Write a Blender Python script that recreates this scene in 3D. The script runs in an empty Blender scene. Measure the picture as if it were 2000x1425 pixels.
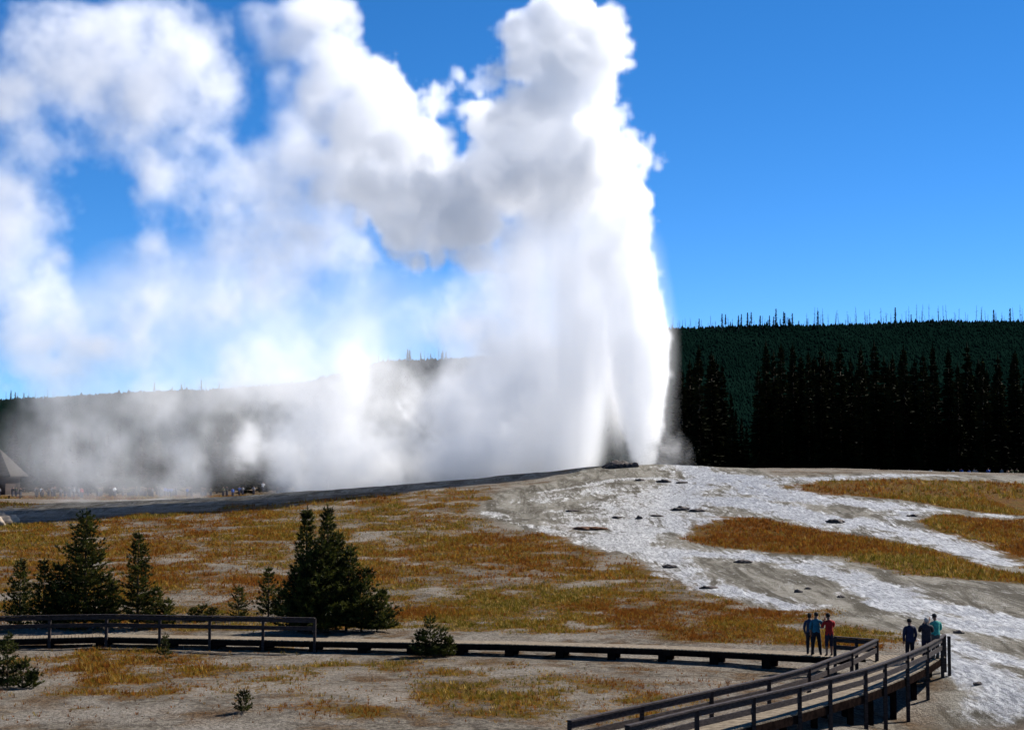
import bpy, bmesh, math, random
import numpy as np
from mathutils import Vector, Matrix

scene = bpy.context.scene
COL = scene.collection
R = math.radians

# ------------------------------------------------------------------ camera
EYE = Vector((0.0, 0.0, 8.0))
FPX, CX, CY, YH = 3171.0, 1000.0, 712.5, 925.0
PITCH = math.atan((YH - CY) / FPX)
cam_data = bpy.data.cameras.new('camera')
cam_data.sensor_fit = 'HORIZONTAL'
cam_data.sensor_width = 36.0
cam_data.lens = 36.0 * FPX / 2000.0
cam_data.clip_start = 0.5
cam_data.clip_end = 6000.0
cam = bpy.data.objects.new('camera', cam_data)
COL.objects.link(cam)
cam.location = EYE
cam.rotation_euler = (math.pi / 2 + PITCH, 0, 0)
scene.camera = cam

# ------------------------------------------------------------------ sky, sun, exposure
SUN_EL, SUN_AZ = R(40.0), R(37.0)          # azimuth measured from +X towards +Y (sun stands to the right, behind the geyser)
SUN_DIR = Vector((math.cos(SUN_EL) * math.cos(SUN_AZ), math.cos(SUN_EL) * math.sin(SUN_AZ), math.sin(SUN_EL)))
world = bpy.data.worlds.new('World')
scene.world = world
world.use_nodes = True
wn, wl = world.node_tree.nodes, world.node_tree.links
wn.clear()
w_out = wn.new('ShaderNodeOutputWorld')
w_bg = wn.new('ShaderNodeBackground')
w_sky = wn.new('ShaderNodeTexSky')
w_sky.sky_type = 'NISHITA'
w_sky.sun_disc = False
w_sky.sun_elevation = SUN_EL
w_sky.sun_rotation = math.pi / 2 - SUN_AZ
w_sky.altitude = 2200.0
w_sky.air_density = 0.6
w_sky.dust_density = 0.0
w_sky.ozone_density = 4.0
w_hsv = wn.new('ShaderNodeHueSaturation')
w_hsv.inputs['Hue'].default_value = 0.5
w_hsv.inputs['Saturation'].default_value = 1.25
wl.new(w_sky.outputs[0], w_hsv.inputs['Color'])
wl.new(w_hsv.outputs[0], w_bg.inputs['Color'])
wl.new(w_bg.outputs[0], w_out.inputs['Surface'])
w_bg.inputs['Strength'].default_value = 0.08
sun_data = bpy.data.lights.new('sun', 'SUN')
sun_data.energy = 4.5
sun_data.angle = R(0.53)
sun_data.color = (1.0, 0.95, 0.88)
sun = bpy.data.objects.new('sun', sun_data)
COL.objects.link(sun)
sun.rotation_euler = SUN_DIR.to_track_quat('Z', 'Y').to_euler()
scene.view_settings.view_transform = 'Standard'
scene.view_settings.look = 'None'
scene.view_settings.exposure = 1.05
scene.view_settings.gamma = 1.0
cy = scene.cycles
cy.use_denoising = True
cy.denoiser = 'OPENIMAGEDENOISE'
cy.use_adaptive_sampling = True
cy.adaptive_threshold = 0.02
cy.max_bounces = 24
cy.volume_bounces = 24
cy.diffuse_bounces = 3
cy.glossy_bounces = 2
cy.transmission_bounces = 3
cy.transparent_max_bounces = 16
cy.volume_step_rate = 2.5
cy.volume_max_steps = 512
# ------------------------------------------------------------------ helpers
def hash2(ix, iy, seed):
    n = (ix.astype(np.int64) * 374761393 + iy.astype(np.int64) * 668265263 + seed * 974711) & 0x7fffffff
    n = ((n ^ (n >> 13)) * 1274126177) & 0x7fffffff
    return ((n ^ (n >> 16)) & 0xffff).astype(np.float64) / 65535.0

def vnoise(x, y, seed=0):
    x = np.asarray(x, float); y = np.asarray(y, float)
    ix = np.floor(x); iy = np.floor(y)
    fx = x - ix; fy = y - iy
    fx = fx * fx * (3 - 2 * fx); fy = fy * fy * (3 - 2 * fy)
    a = hash2(ix, iy, seed); b = hash2(ix + 1, iy, seed); c = hash2(ix, iy + 1, seed); d = hash2(ix + 1, iy + 1, seed)
    return (a * (1 - fx) + b * fx) * (1 - fy) + (c * (1 - fx) + d * fx) * fy

def fnoise(x, y, seed=0, octaves=4, gain=0.5):
    s = 0.0; a = 1.0; t = 0.0
    for o in range(octaves):
        s = s + a * vnoise(np.asarray(x) * 2.03 ** o, np.asarray(y) * 2.03 ** o, seed + o * 17)
        t += a; a *= gain
    return s / t * 2 - 1

def ss(v, lo, hi):
    t = np.clip((np.asarray(v, float) - lo) / (hi - lo), 0, 1)
    return t * t * (3 - 2 * t)

# ------------------------------------------------------------------ terrain
_by = np.arange(0, 1200, 1.0)
_bz = np.interp(_by, [0, 45, 60, 74, 86, 100, 150, 200, 280, 400, 1200], [-0.9, -0.35, -0.1, 0.0, 0.25, 0.8, 2.6, 3.7, 4.0, 4.4, 6.0])
_k = np.exp(-0.5 * (np.arange(-14, 15) / 5.0) ** 2); _k /= _k.sum()
_bz = np.convolve(np.pad(_bz, 14, mode='edge'), _k, mode='valid')
VENT = (14.8, 200.0)

def ground_z(x, y):
    x = np.asarray(x, float); y = np.asarray(y, float)
    z = np.interp(y, _by, _bz)
    dx, dy = x - VENT[0], y - VENT[1]
    r2 = dx * dx + dy * dy
    plate = ss(x, 6, 42) * ss(y, 118, 236)
    z = z + (4.1 * np.exp(-r2 / (2 * 34.0 ** 2)) + 1.15 * np.exp(-r2 / (2 * 9.5 ** 2))) * (1 - 0.55 * plate) + 3.95 * plate
    z = z - 0.9 * ss(x, 6, 42) * ss(y, 246, 282)
    z = z - 1.25 * np.exp(-(((x - 15.5) / 4.0) ** 2 + ((y - 58.0) / 8.0) ** 2))     # hollow beside the ramp
    z = z + 0.30 * np.exp(-(((x + 8) / 10.0) ** 2 + ((y - 56.0) / 6.0) ** 2))       # low swell in front of the walk
    z = z + 0.16 * fnoise(x / 9, y / 9, 3, 3) * ss(y, 30, 60) + 0.035 * fnoise(x / 1.3, y / 1.3, 9, 3)
    z = z + 0.34 * np.abs(fnoise(x / 7.0, y / 4.0, 61, 4)) * ss(y, 120, 145) * (1 - ss(x, -5, 12)) * (1 - ss(y, 225, 245))
    z = z + 0.20 * fnoise(x / 3.0, y / 2.0, 21, 3) * np.exp(-r2 / (2 * 13.0 ** 2))
    return z

def pix(px, py):
    """point of the ground seen at photo pixel px, py"""
    c, s = math.cos(PITCH), math.sin(PITCH)
    u, v = (px - CX) / FPX, (CY - py) / FPX
    d = np.array([u, c - v * s, s + v * c])
    t = np.geomspace(30, 700, 6000)
    h = EYE.z + d[2] * t - ground_z(d[0] * t, d[1] * t)
    k = np.argmax(h < 0)
    if h[k] >= 0:
        k = len(t) - 1
    return float(d[0] * t[k]), float(d[1] * t[k])

def on_ground(x, y, dz=0.0):
    return Vector((x, y, float(ground_z(x, y)) + dz))

def poly_world(pts):
    return np.array([pix(*p) for p in pts])

def poly_sd(P, x, y):
    """signed distance to polygon P (positive inside)"""
    d2 = np.full(x.shape, 1e9); inside = np.zeros(x.shape, bool)
    for i in range(len(P)):
        a = P[i]; b = P[(i + 1) % len(P)]
        e = b - a; L2 = e @ e + 1e-9
        t = np.clip(((x - a[0]) * e[0] + (y - a[1]) * e[1]) / L2, 0, 1)
        d2 = np.minimum(d2, (x - a[0] - t * e[0]) ** 2 + (y - a[1] - t * e[1]) ** 2)
        if abs(e[1]) > 1e-9:
            c = ((a[1] > y) != (b[1] > y)) & (x < e[0] * (y - a[1]) / e[1] + a[0])
            inside ^= c
    return np.where(inside, 1, -1) * np.sqrt(d2)

def line_d(P, x, y, w):
    """distance to a polyline in units of its local width"""
    d = np.full(x.shape, 1e9)
    for i in range(len(P) - 1):
        a, b = P[i], P[i + 1]
        e = b - a; L2 = e @ e + 1e-9
        t = np.clip(((x - a[0]) * e[0] + (y - a[1]) * e[1]) / L2, 0, 1)
        q = np.sqrt((x - a[0] - t * e[0]) ** 2 + (y - a[1] - t * e[1]) ** 2)
        d = np.minimum(d, q / (w[i] * (1 - t) + w[i + 1] * t))
    return d

G1 = poly_world([(1481, 950), (1600, 941), (1686, 937), (1840, 938), (2000, 943), (2080, 945), (2080, 1005), (2000, 1008), (1900, 1000), (1840, 993), (1760, 978), (1686, 970), (1532, 964)])
G2 = poly_world([(1783, 1016), (1840, 1000), (1900, 1008), (2000, 1012), (2090, 1012), (2090, 1132), (2000, 1124), (1975, 1100), (1918, 1066), (1833, 1048), (1790, 1035)])
G3 = poly_world([(1295, 1024), (1340, 1016), (1396, 1006), (1470, 1010), (1532, 1016), (1609, 1035), (1725, 1050), (1802, 1066), (1879, 1082), (1925, 1105), (2000, 1116), (2090, 1128),
                 (2090, 1152), (2000, 1143), (1879, 1136), (1725, 1112), (1609, 1085), (1493, 1078), (1377, 1066), (1323, 1050), (1350, 1038)])
G0 = poly_world([(-300, 1050), (0, 1042), (300, 1012), (600, 984), (800, 972), (960, 968), (925, 998), (986, 1030), (1109, 1044), (1161, 1068), (1267, 1096), (1312, 1120), (1396, 1147), (1454, 1178),
                 (1532, 1194), (1628, 1213), (1705, 1225), (1755, 1246), (1740, 1270), (1500, 1260), (1200, 1246), (800, 1232), (-300, 1232)])
FORE = poly_world([(-300, 1262), (1250, 1300), (1500, 1330), (1300, 1420), (-300, 1420)])
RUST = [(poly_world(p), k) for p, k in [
    ([(690, 1165), (900, 1155), (1150, 1160), (1300, 1190), (1500, 1215), (1560, 1235), (1400, 1240), (1000, 1235), (780, 1215)], 1.0),
    ([(760, 1060), (900, 1075), (1100, 1075), (1250, 1105), (1300, 1150), (1150, 1150), (950, 1130), (780, 1110)], 0.8),
    ([(380, 1075), (520, 1060), (560, 1085), (430, 1100)], 0.7), ([(310, 1150), (430, 1145), (440, 1180), (330, 1185)], 0.8),
    ([(180, 1266), (480, 1260), (480, 1300), (370, 1350), (230, 1372), (50, 1362), (90, 1310)], 1.0), ([(440, 1262), (620, 1256), (640, 1268), (500, 1280)], 0.7),
    ([(1540, 1185), (1620, 1205), (1720, 1225), (1760, 1248), (1700, 1250), (1600, 1235)], 1.0),
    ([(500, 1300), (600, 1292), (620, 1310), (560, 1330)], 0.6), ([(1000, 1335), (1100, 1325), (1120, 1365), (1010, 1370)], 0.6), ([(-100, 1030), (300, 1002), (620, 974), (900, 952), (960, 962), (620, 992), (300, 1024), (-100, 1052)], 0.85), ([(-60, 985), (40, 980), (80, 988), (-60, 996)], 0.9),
    ([(1118, 1030), (1140, 1024), (1168, 1028), (1172, 1036), (1140, 1040)], 1.0)]]
CHAN = [(poly_world([p[:2] for p in c]), [p[2] for p in c], k) for c, k in [
    ([(1290, 905, 1.8), (1350, 918, 2.5), (1430, 935, 3.0), (1480, 950, 3.0), (1500, 962, 2.5)], 1.0),
    ([(1340, 940, 3.0), (1330, 960, 5.0), (1300, 990, 5.5), (1260, 1020, 5.0), (1200, 1052, 2.6), (1180, 1058, 1.8)], 0.85),
    ([(1480, 950, 2.0), (1545, 970, 2.4), (1640, 978, 2.2), (1760, 990, 2.2), (1850, 997, 0.7)], 1.0),
    ([(1400, 975, 2.5), (1500, 992, 2.5), (1600, 1015, 2.6), (1720, 1030, 2.4), (1780, 1042, 2.2), (1850, 1060, 1.7), (1900, 1078, 1.6), (1950, 1098, 1.2), (1972, 1103, 0.8)], 1.0),
    ([(1790, 995, 1.6), (1760, 1010, 1.4), (1720, 1030, 1.4)], 0.8),
    ([(1914, 1004, 0.5), (1960, 1008, 0.6), (2080, 1018, 0.6)], 0.9),
    ([(1180, 1058, 2.0), (1260, 1075, 2.4), (1340, 1080, 2.6), (1450, 1085, 2.2), (1560, 1100, 1.8), (1620, 1120, 1.6), (1760, 1160, 1.5)], 0.85),
    ([(1290, 1085, 1.6), (1330, 1120, 1.4), (1400, 1150, 1.2), (1480, 1168, 1.1), (1555, 1185, 1.0)], 0.8),
    ([(1600, 1120, 1.4), (1680, 1140, 1.6), (1720, 1160, 1.8), (1790, 1180, 1.2), (1900, 1195, 1.2), (2000, 1215, 1.4), (2090, 1235, 1.4)], 0.95),
    ([(1700, 1175, 0.9), (1790, 1195, 0.8), (1900, 1225, 1.0), (2000, 1240, 1.2), (2090, 1250, 1.2)], 0.95),
    ([(1830, 1240, 0.7), (1880, 1270, 0.9), (1960, 1290, 1.0), (2080, 1310, 1.0)], 0.85),
    ([(1840, 1265, 0.6), (1900, 1300, 0.9), (1960, 1340, 1.2), (1990, 1390, 1.4)], 0.9),
    ([(960, 1000, 0.9), (1010, 1022, 0.6), (1110, 1042, 1.2), (1180, 1056, 1.4)], 0.7),
    ([(1060, 978, 2.0), (1150, 960, 2.6), (1250, 948, 2.4), (1340, 944, 2.0)], 0.55),
    ([(1060, 960, 0.9), (1200, 936, 0.9), (1300, 934, 0.7)], 0.8),
    ([(1500, 948, 1.2), (1560, 935, 1.6), (1680, 931, 1.6), (1780, 927, 1.4), (1860, 929, 1.0)], 0.7)]]
SINT = poly_world([(960, 962), (1100, 935), (1200, 908), (1310, 898), (1500, 930), (1700, 924), (2090, 930), (2090, 1410), (1820, 1420), (1860, 1300), (1830, 1250), (1755, 1244), (1705, 1225), (1628, 1213),
                   (1532, 1194), (1454, 1178), (1396, 1147), (1312, 1120), (1267, 1096), (1161, 1068), (1109, 1045), (986, 1030), (925, 998)])
LEFTS = poly_world([(-300, 1012), (0, 1012), (120, 1006), (300, 990), (620, 966), (900, 947), (1100, 925), (1180, 905), (900, 943), (560, 960), (300, 973), (60, 990), (-300, 1000)])

def cover(x, y):
    """grass, wet, sinter weights of the ground"""
    n1 = fnoise(x / 5.0, y / 7.0, 41, 4); n2 = fnoise(x / 1.6, y / 2.2, 47, 3)
    warp = n1 * 1.6 + n2 * 0.5
    sint = ss(poly_sd(SINT, x, y) + warp * 0.6, -0.8, 0.8)
    sint = np.maximum(sint, 0.85 * ss(poly_sd(LEFTS, x, y) + warp * 3.5, -3.0, 2.0))
    g = 0.0
    for P in (G1, G2, G3):
        g = np.maximum(g, ss(poly_sd(P, x, y) + warp * 1.0, -0.8, 1.6) * np.clip(0.95 + 0.5 * n2, 0.5, 1))
    f0 = ss(poly_sd(G0, x, y) + warp * 0.5, -0.5, 1.0)
    g = np.maximum(g, f0 * np.clip(0.52 + 0.6 * n1 + 0.6 * n2, 0.18, 0.9))
    ff = ss(poly_sd(FORE, x, y), -1, 1)
    g = np.maximum(g, ff * np.clip(0.16 + 0.7 * n1 + 0.65 * n2, 0.09, 0.7))
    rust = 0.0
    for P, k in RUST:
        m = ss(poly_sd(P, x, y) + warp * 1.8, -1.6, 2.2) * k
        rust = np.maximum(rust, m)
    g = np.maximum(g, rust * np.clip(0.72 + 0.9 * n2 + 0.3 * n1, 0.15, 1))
    w = 0.0
    for P, wd, k in CHAN:
        d = line_d(P, x, y, wd)
        w = np.maximum(w, k * np.clip(1.2 - d / 1.8 + 0.45 * n2 + 0.35 * n1, 0, 1))
    far = ss(y, 252, 262)
    g = g * (1 - far) + far * (0.55 + 0.3 * n1) * (1 - ss(y, 288, 300) * 0.3)
    near_chan = ss(w, 0.3, 0.7)
    return np.clip(g * (1 - near_chan), 0, 1), np.clip(w, 0, 1), np.clip(sint * (1 - g), 0, 1)

def link(ob):
    COL.objects.link(ob); return ob

def mesh_np(name, verts, quads=None, tris=None, mats=(), smooth=False):
    me = bpy.data.meshes.new(name)
    verts = np.asarray(verts, np.float32)
    me.vertices.add(len(verts)); me.vertices.foreach_set('co', verts.ravel())
    faces = quads if quads is not None else tris
    faces = np.asarray(faces, np.int32); k = faces.shape[1]
    me.loops.add(faces.size); me.loops.foreach_set('vertex_index', faces.ravel())
    me.polygons.add(len(faces))
    me.polygons.foreach_set('loop_start', np.arange(0, faces.size, k, dtype=np.int32))
    me.polygons.foreach_set('loop_total', np.full(len(faces), k, np.int32))
    if smooth:
        me.polygons.foreach_set('use_smooth', np.ones(len(faces), bool))
    for m in mats:
        me.materials.append(m)
    me.update(calc_edges=True)
    return me

def set_attr(me, name, vals):
    a = me.attributes.new(name, 'FLOAT', 'POINT'); a.data.foreach_set('value', np.asarray(vals, np.float32).ravel())

def tag(o, label=None, cat=None, group=None, kind=None):
    if label: o['label'] = label
    if cat: o['category'] = cat
    if group: o['group'] = group
    if kind: o['kind'] = kind
    return o

def empty(name, loc, rz=0.0):
    o = bpy.data.objects.new(name, None); o.location = loc; o.rotation_euler = (0, 0, rz); o.empty_display_size = 0.2
    return link(o)

class Nodes:
    """small wrapper for building shader trees"""
    def __init__(self, name):
        self.m = bpy.data.materials.new(name); self.m.use_nodes = True
        self.t = self.m.node_tree; self.t.nodes.clear()
        self.out = self.t.nodes.new('ShaderNodeOutputMaterial')
    def n(self, kind, **kw):
        o = self.t.nodes.new('ShaderNode' + kind)
        for k, v in kw.items():
            if hasattr(o, k): setattr(o, k, v)
            else: self.set(o.inputs[k], v)
        return o
    def set(self, sock, v):
        if hasattr(v, 'is_linked') or hasattr(v, 'links'): self.t.links.new(v, sock)
        elif isinstance(v, tuple) and len(v) == 3 and sock.type == 'RGBA': sock.default_value = (*v, 1)
        else: sock.default_value = v
    def noise(self, vec, scale, detail=4, rough=0.55, dist=0.0):
        o = self.n('TexNoise'); self.set(o.inputs['Vector'], vec)
        o.inputs['Scale'].default_value = scale; o.inputs['Detail'].default_value = detail
        o.inputs['Roughness'].default_value = rough; o.inputs['Distortion'].default_value = dist
        return o.outputs['Fac']
    def ramp(self, f, lo, hi, a=0.0, b=1.0):
        o = self.n('MapRange'); self.set(o.inputs[0], f)
        for i, v in zip((1, 2, 3, 4), (lo, hi, a, b)): o.inputs[i].default_value = v
        o.interpolation_type = 'SMOOTHSTEP'
        return o.outputs[0]
    def mix(self, f, a, b, blend='MIX'):
        o = self.n('Mix', data_type='RGBA', blend_type=blend)
        self.set(o.inputs[0], f); self.set(o.inputs[6], a); self.set(o.inputs[7], b)
        return o.outputs[2]
    def math(self, op, a, b=0.0):
        o = self.n('Math', operation=op); self.set(o.inputs[0], a); self.set(o.inputs[1], b)
        return o.outputs[0]
    def attr(self, name):
        return self.n('Attribute', attribute_name=name).outputs['Fac']
    def coords(self, scale=(1, 1, 1), kind='Object'):
        tc = self.n('TexCoord'); mp = self.n('Mapping')
        mp.inputs['Scale'].default_value = scale
        self.t.links.new(tc.outputs[kind], mp.inputs[0])
        return mp.outputs[0]
    def bump(self, h, strength, dist):
        o = self.n('Bump'); self.set(o.inputs['Height'], h)
        o.inputs['Strength'].default_value = strength; o.inputs['Distance'].default_value = dist
        return o.outputs[0]
    def principled(self, col, rough=0.8, normal=None, spec=0.3):
        o = self.n('BsdfPrincipled'); self.set(o.inputs['Base Color'], col); self.set(o.inputs['Roughness'], rough)
        self.set(o.inputs['Specular IOR Level'], spec)
        if normal is not None: self.set(o.inputs['Normal'], normal)
        return o
    def surf(self, o):
        self.t.links.new(o.outputs[0], self.out.inputs['Surface']); return self.m

def ground_material():
    b = Nodes('geyser_basin_ground')
    P = b.coords()
    tc = b.n('TexCoord'); mp = b.n('Mapping'); mp.inputs['Rotation'].default_value = (0, 0, R(-14)); mp.inputs['Scale'].default_value = (1.0, 0.17, 1.0)
    b.t.links.new(tc.outputs['Object'], mp.inputs[0]); PF = mp.outputs[0]          # stretched down the slope, the way the water runs
    gr, wt, sn = b.attr('grass'), b.attr('wet'), b.attr('sinter')
    f0 = b.noise(P, 0.16, 5, 0.65); f1 = b.noise(P, 0.45, 5, 0.65); f2 = b.noise(P, 2.2, 5, 0.72); f3 = b.noise(P, 9.0, 4, 0.75)
    fs = b.noise(PF, 0.55, 7, 0.70, 0.8); ft = b.noise(PF, 2.6, 4, 0.7, 0.4)
    # dry gravel with darker crust and sparse rusty growth
    gravel = b.mix(b.ramp(f2, 0.36, 0.62), (0.080, 0.066, 0.052), (0.230, 0.203, 0.166))
    gravel = b.mix(b.ramp(f3, 0.36, 0.60), b.mix(0.6, gravel, (0.035, 0.030, 0.026)), gravel)
    gravel = b.mix(b.ramp(f1, 0.46, 0.58, 0.0, 0.85), gravel, b.mix(b.ramp(f3, 0.4, 0.6), (0.040, 0.024, 0.014), (0.135, 0.080, 0.036)))
    gravel = b.mix(b.ramp(f0, 0.42, 0.60, 0.0, 0.7), gravel, b.mix(b.ramp(f3, 0.4, 0.62), (0.14, 0.12, 0.10), (0.34, 0.315, 0.28)))
    sinter = b.mix(b.ramp(fs, 0.38, 0.62), (0.085, 0.076, 0.060), (0.270, 0.255, 0.222))
    sinter = b.mix(b.ramp(f2, 0.50, 0.70, 0.0, 0.75), sinter, (0.060, 0.052, 0.040))
    sinter = b.mix(b.ramp(ft, 0.56, 0.68, 0.0, 0.55), sinter, (0.42, 0.42, 0.41))
    col = b.mix(sn, gravel, sinter)
    w = b.math('ADD', wt, b.math('MULTIPLY', b.math('SUBTRACT', fs, 0.5), 2.4))
    w = b.math('ADD', w, b.math('MULTIPLY', b.math('SUBTRACT', ft, 0.5), 1.3))
    w = b.math('ADD', w, b.math('MULTIPLY', b.math('SUBTRACT', f3, 0.5), 0.35))
    wm = b.math('MULTIPLY', b.ramp(w, 0.18, 0.86), b.ramp(wt, 0.02, 0.30))
    streak = b.noise(PF, 5.5, 5, 0.75, 0.3)
    white = b.mix(b.ramp(streak, 0.40, 0.60), (0.075, 0.069, 0.060), (0.47, 0.465, 0.45))
    white = b.mix(b.ramp(ft, 0.54, 0.68), white, (0.66, 0.655, 0.64))
    white = b.mix(b.ramp(f1, 0.50, 0.66, 0.0, 0.7), white, (0.17, 0.165, 0.155))
    col = b.mix(wm, col, white)
    soil = b.mix(b.ramp(f2, 0.36, 0.64), (0.080, 0.031, 0.006), (0.200, 0.096, 0.013))
    soil = b.mix(b.ramp(f1, 0.45, 0.62), soil, (0.110, 0.072, 0.010))
    soil = b.mix(b.ramp(f3, 0.42, 0.62), b.mix(0.5, soil, (0.022, 0.014, 0.006)), soil)
    g = b.math('ADD', gr, b.math('MULTIPLY', b.math('SUBTRACT', f2, 0.5), 1.8))
    g = b.math('ADD', g, b.math('MULTIPLY', b.math('SUBTRACT', f3, 0.5), 0.9))
    g = b.math('ADD', g, b.math('MULTIPLY', b.math('SUBTRACT', f1, 0.5), 0.9))
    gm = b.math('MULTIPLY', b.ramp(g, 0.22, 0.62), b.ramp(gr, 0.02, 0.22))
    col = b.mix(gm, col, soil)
    col = b.mix(1.0, col, (0.86, 0.84, 0.80), 'MULTIPLY')
    h = b.math('ADD', b.math('MULTIPLY', f2, 0.6), b.math('MULTIPLY', f3, 0.45))
    wet_rough = b.ramp(wm, 0.0, 1.0, 0.9, 0.36)
    nrm = b.bump(h, 1.0, 0.22)
    return b.surf(b.principled(col, wet_rough, nrm, b.ramp(wm, 0.2, 1.0, 0.03, 0.4)))

def axis(segs):
    out = []
    for a, bb, st in segs:
        n = max(1, int(round((bb - a) / st)))
        out += list(np.linspace(a, bb, n, endpoint=False))
    out.append(segs[-1][1]); return np.array(out)

ax = axis([(-2500, -600, 200), (-600, -150, 25), (-150, -90, 3), (-90, -45, 0.8), (-45, 45, 0.5), (45, 95, 0.7), (95, 150, 3), (150, 600, 25), (600, 2500, 200)])
ay = axis([(-60, 20, 8), (20, 42, 2), (42, 130, 0.42), (130, 215, 0.6), (215, 300, 1.0), (300, 420, 6), (420, 3000, 120)])
AX, AY = np.meshgrid(ax, ay)
AZ = ground_z(AX, AY)
gv = np.stack([AX.ravel(), AY.ravel(), AZ.ravel()], 1)
nx, ny = len(ax), len(ay)
i = np.arange(nx * ny).reshape(ny, nx)
gq = np.stack([i[:-1, :-1].ravel(), i[:-1, 1:].ravel(), i[1:, 1:].ravel(), i[1:, :-1].ravel()], 1)
ground_me = mesh_np('ground', gv, quads=gq, mats=[ground_material()], smooth=True)
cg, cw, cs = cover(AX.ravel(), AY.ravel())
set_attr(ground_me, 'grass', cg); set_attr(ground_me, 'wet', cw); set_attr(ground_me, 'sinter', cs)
tag(link(bpy.data.objects.new('ground', ground_me)), kind='structure')
# ------------------------------------------------------------------ materials
def noisy(name, a, b2, scale=3.0, rough=0.85, stretch=(1, 1, 1), bump=0.0, spec=0.2, lo=0.35, hi=0.65):
    b = Nodes(name); P = b.coords(stretch)
    f = b.noise(P, scale, 5, 0.62)
    nrm = b.bump(f, bump, 0.05) if bump else None
    return b.surf(b.principled(b.mix(b.ramp(f, lo, hi), a, b2), rough, nrm, spec))

def leafy(name, a, b2, scale, trans=0.25, spec=0.15):
    b = Nodes(name); P = b.coords()
    col = b.mix(b.ramp(b.noise(P, scale, 3, 0.6), 0.35, 0.65), a, b2)
    d = b.principled(col, 0.75, None, spec)
    t = b.n('BsdfTranslucent'); b.set(t.inputs[0], col)
    m = b.n('MixShader'); m.inputs[0].default_value = trans
    b.t.links.new(d.outputs[0], m.inputs[1]); b.t.links.new(t.outputs[0], m.inputs[2])
    return b.surf(m)

M = {}
M['needle'] = leafy('pine_needles', (0.008, 0.011, 0.003), (0.075, 0.078, 0.012), 2.2)
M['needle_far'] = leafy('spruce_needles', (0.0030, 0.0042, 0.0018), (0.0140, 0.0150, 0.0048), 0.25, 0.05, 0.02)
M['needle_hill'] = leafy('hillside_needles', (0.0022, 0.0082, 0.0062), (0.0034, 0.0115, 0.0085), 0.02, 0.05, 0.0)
M['bark'] = noisy('bark', (0.035, 0.022, 0.014), (0.09, 0.06, 0.04), 9.0, 0.9, (1, 1, 0.2))
M['snag'] = noisy('weathered_snag', (0.012, 0.016, 0.022), (0.028, 0.032, 0.036), 2.0)
M['wood'] = noisy('weathered_rail_wood', (0.016, 0.011, 0.010), (0.046, 0.034, 0.030), 5.0, 0.7, (1, 1, 4), 0.2, 0.12)
M['plank'] = noisy('worn_deck_plank', (0.11, 0.082, 0.052), (0.21, 0.165, 0.11), 4.0, 0.8, (1, 1, 1), 0.1)
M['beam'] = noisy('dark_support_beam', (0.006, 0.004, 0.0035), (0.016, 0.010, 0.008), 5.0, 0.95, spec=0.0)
M['rock'] = noisy('dark_wet_rock', (0.022, 0.018, 0.016), (0.085, 0.062, 0.052), 2.2, 0.7, (1, 1, 1), 0.6)
M['pale_sinter'] = noisy('pale_tan_sinter', (0.20, 0.155, 0.11), (0.36, 0.29, 0.215), 0.9, 0.9, (1, 1, 1), 0.4)

def blades_material():
    b = Nodes('dry_grass_blades')
    at = b.n('Attribute', attribute_name='tint').outputs['Color']
    d = b.principled(at, 0.8, None, 0.0)
    t = b.n('BsdfTranslucent'); b.set(t.inputs[0], at)
    m = b.n('MixShader'); m.inputs[0].default_value = 0.35
    b.t.links.new(d.outputs[0], m.inputs[1]); b.t.links.new(t.outputs[0], m.inputs[2])
    return b.surf(m)
M['grass'] = blades_material()

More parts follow.
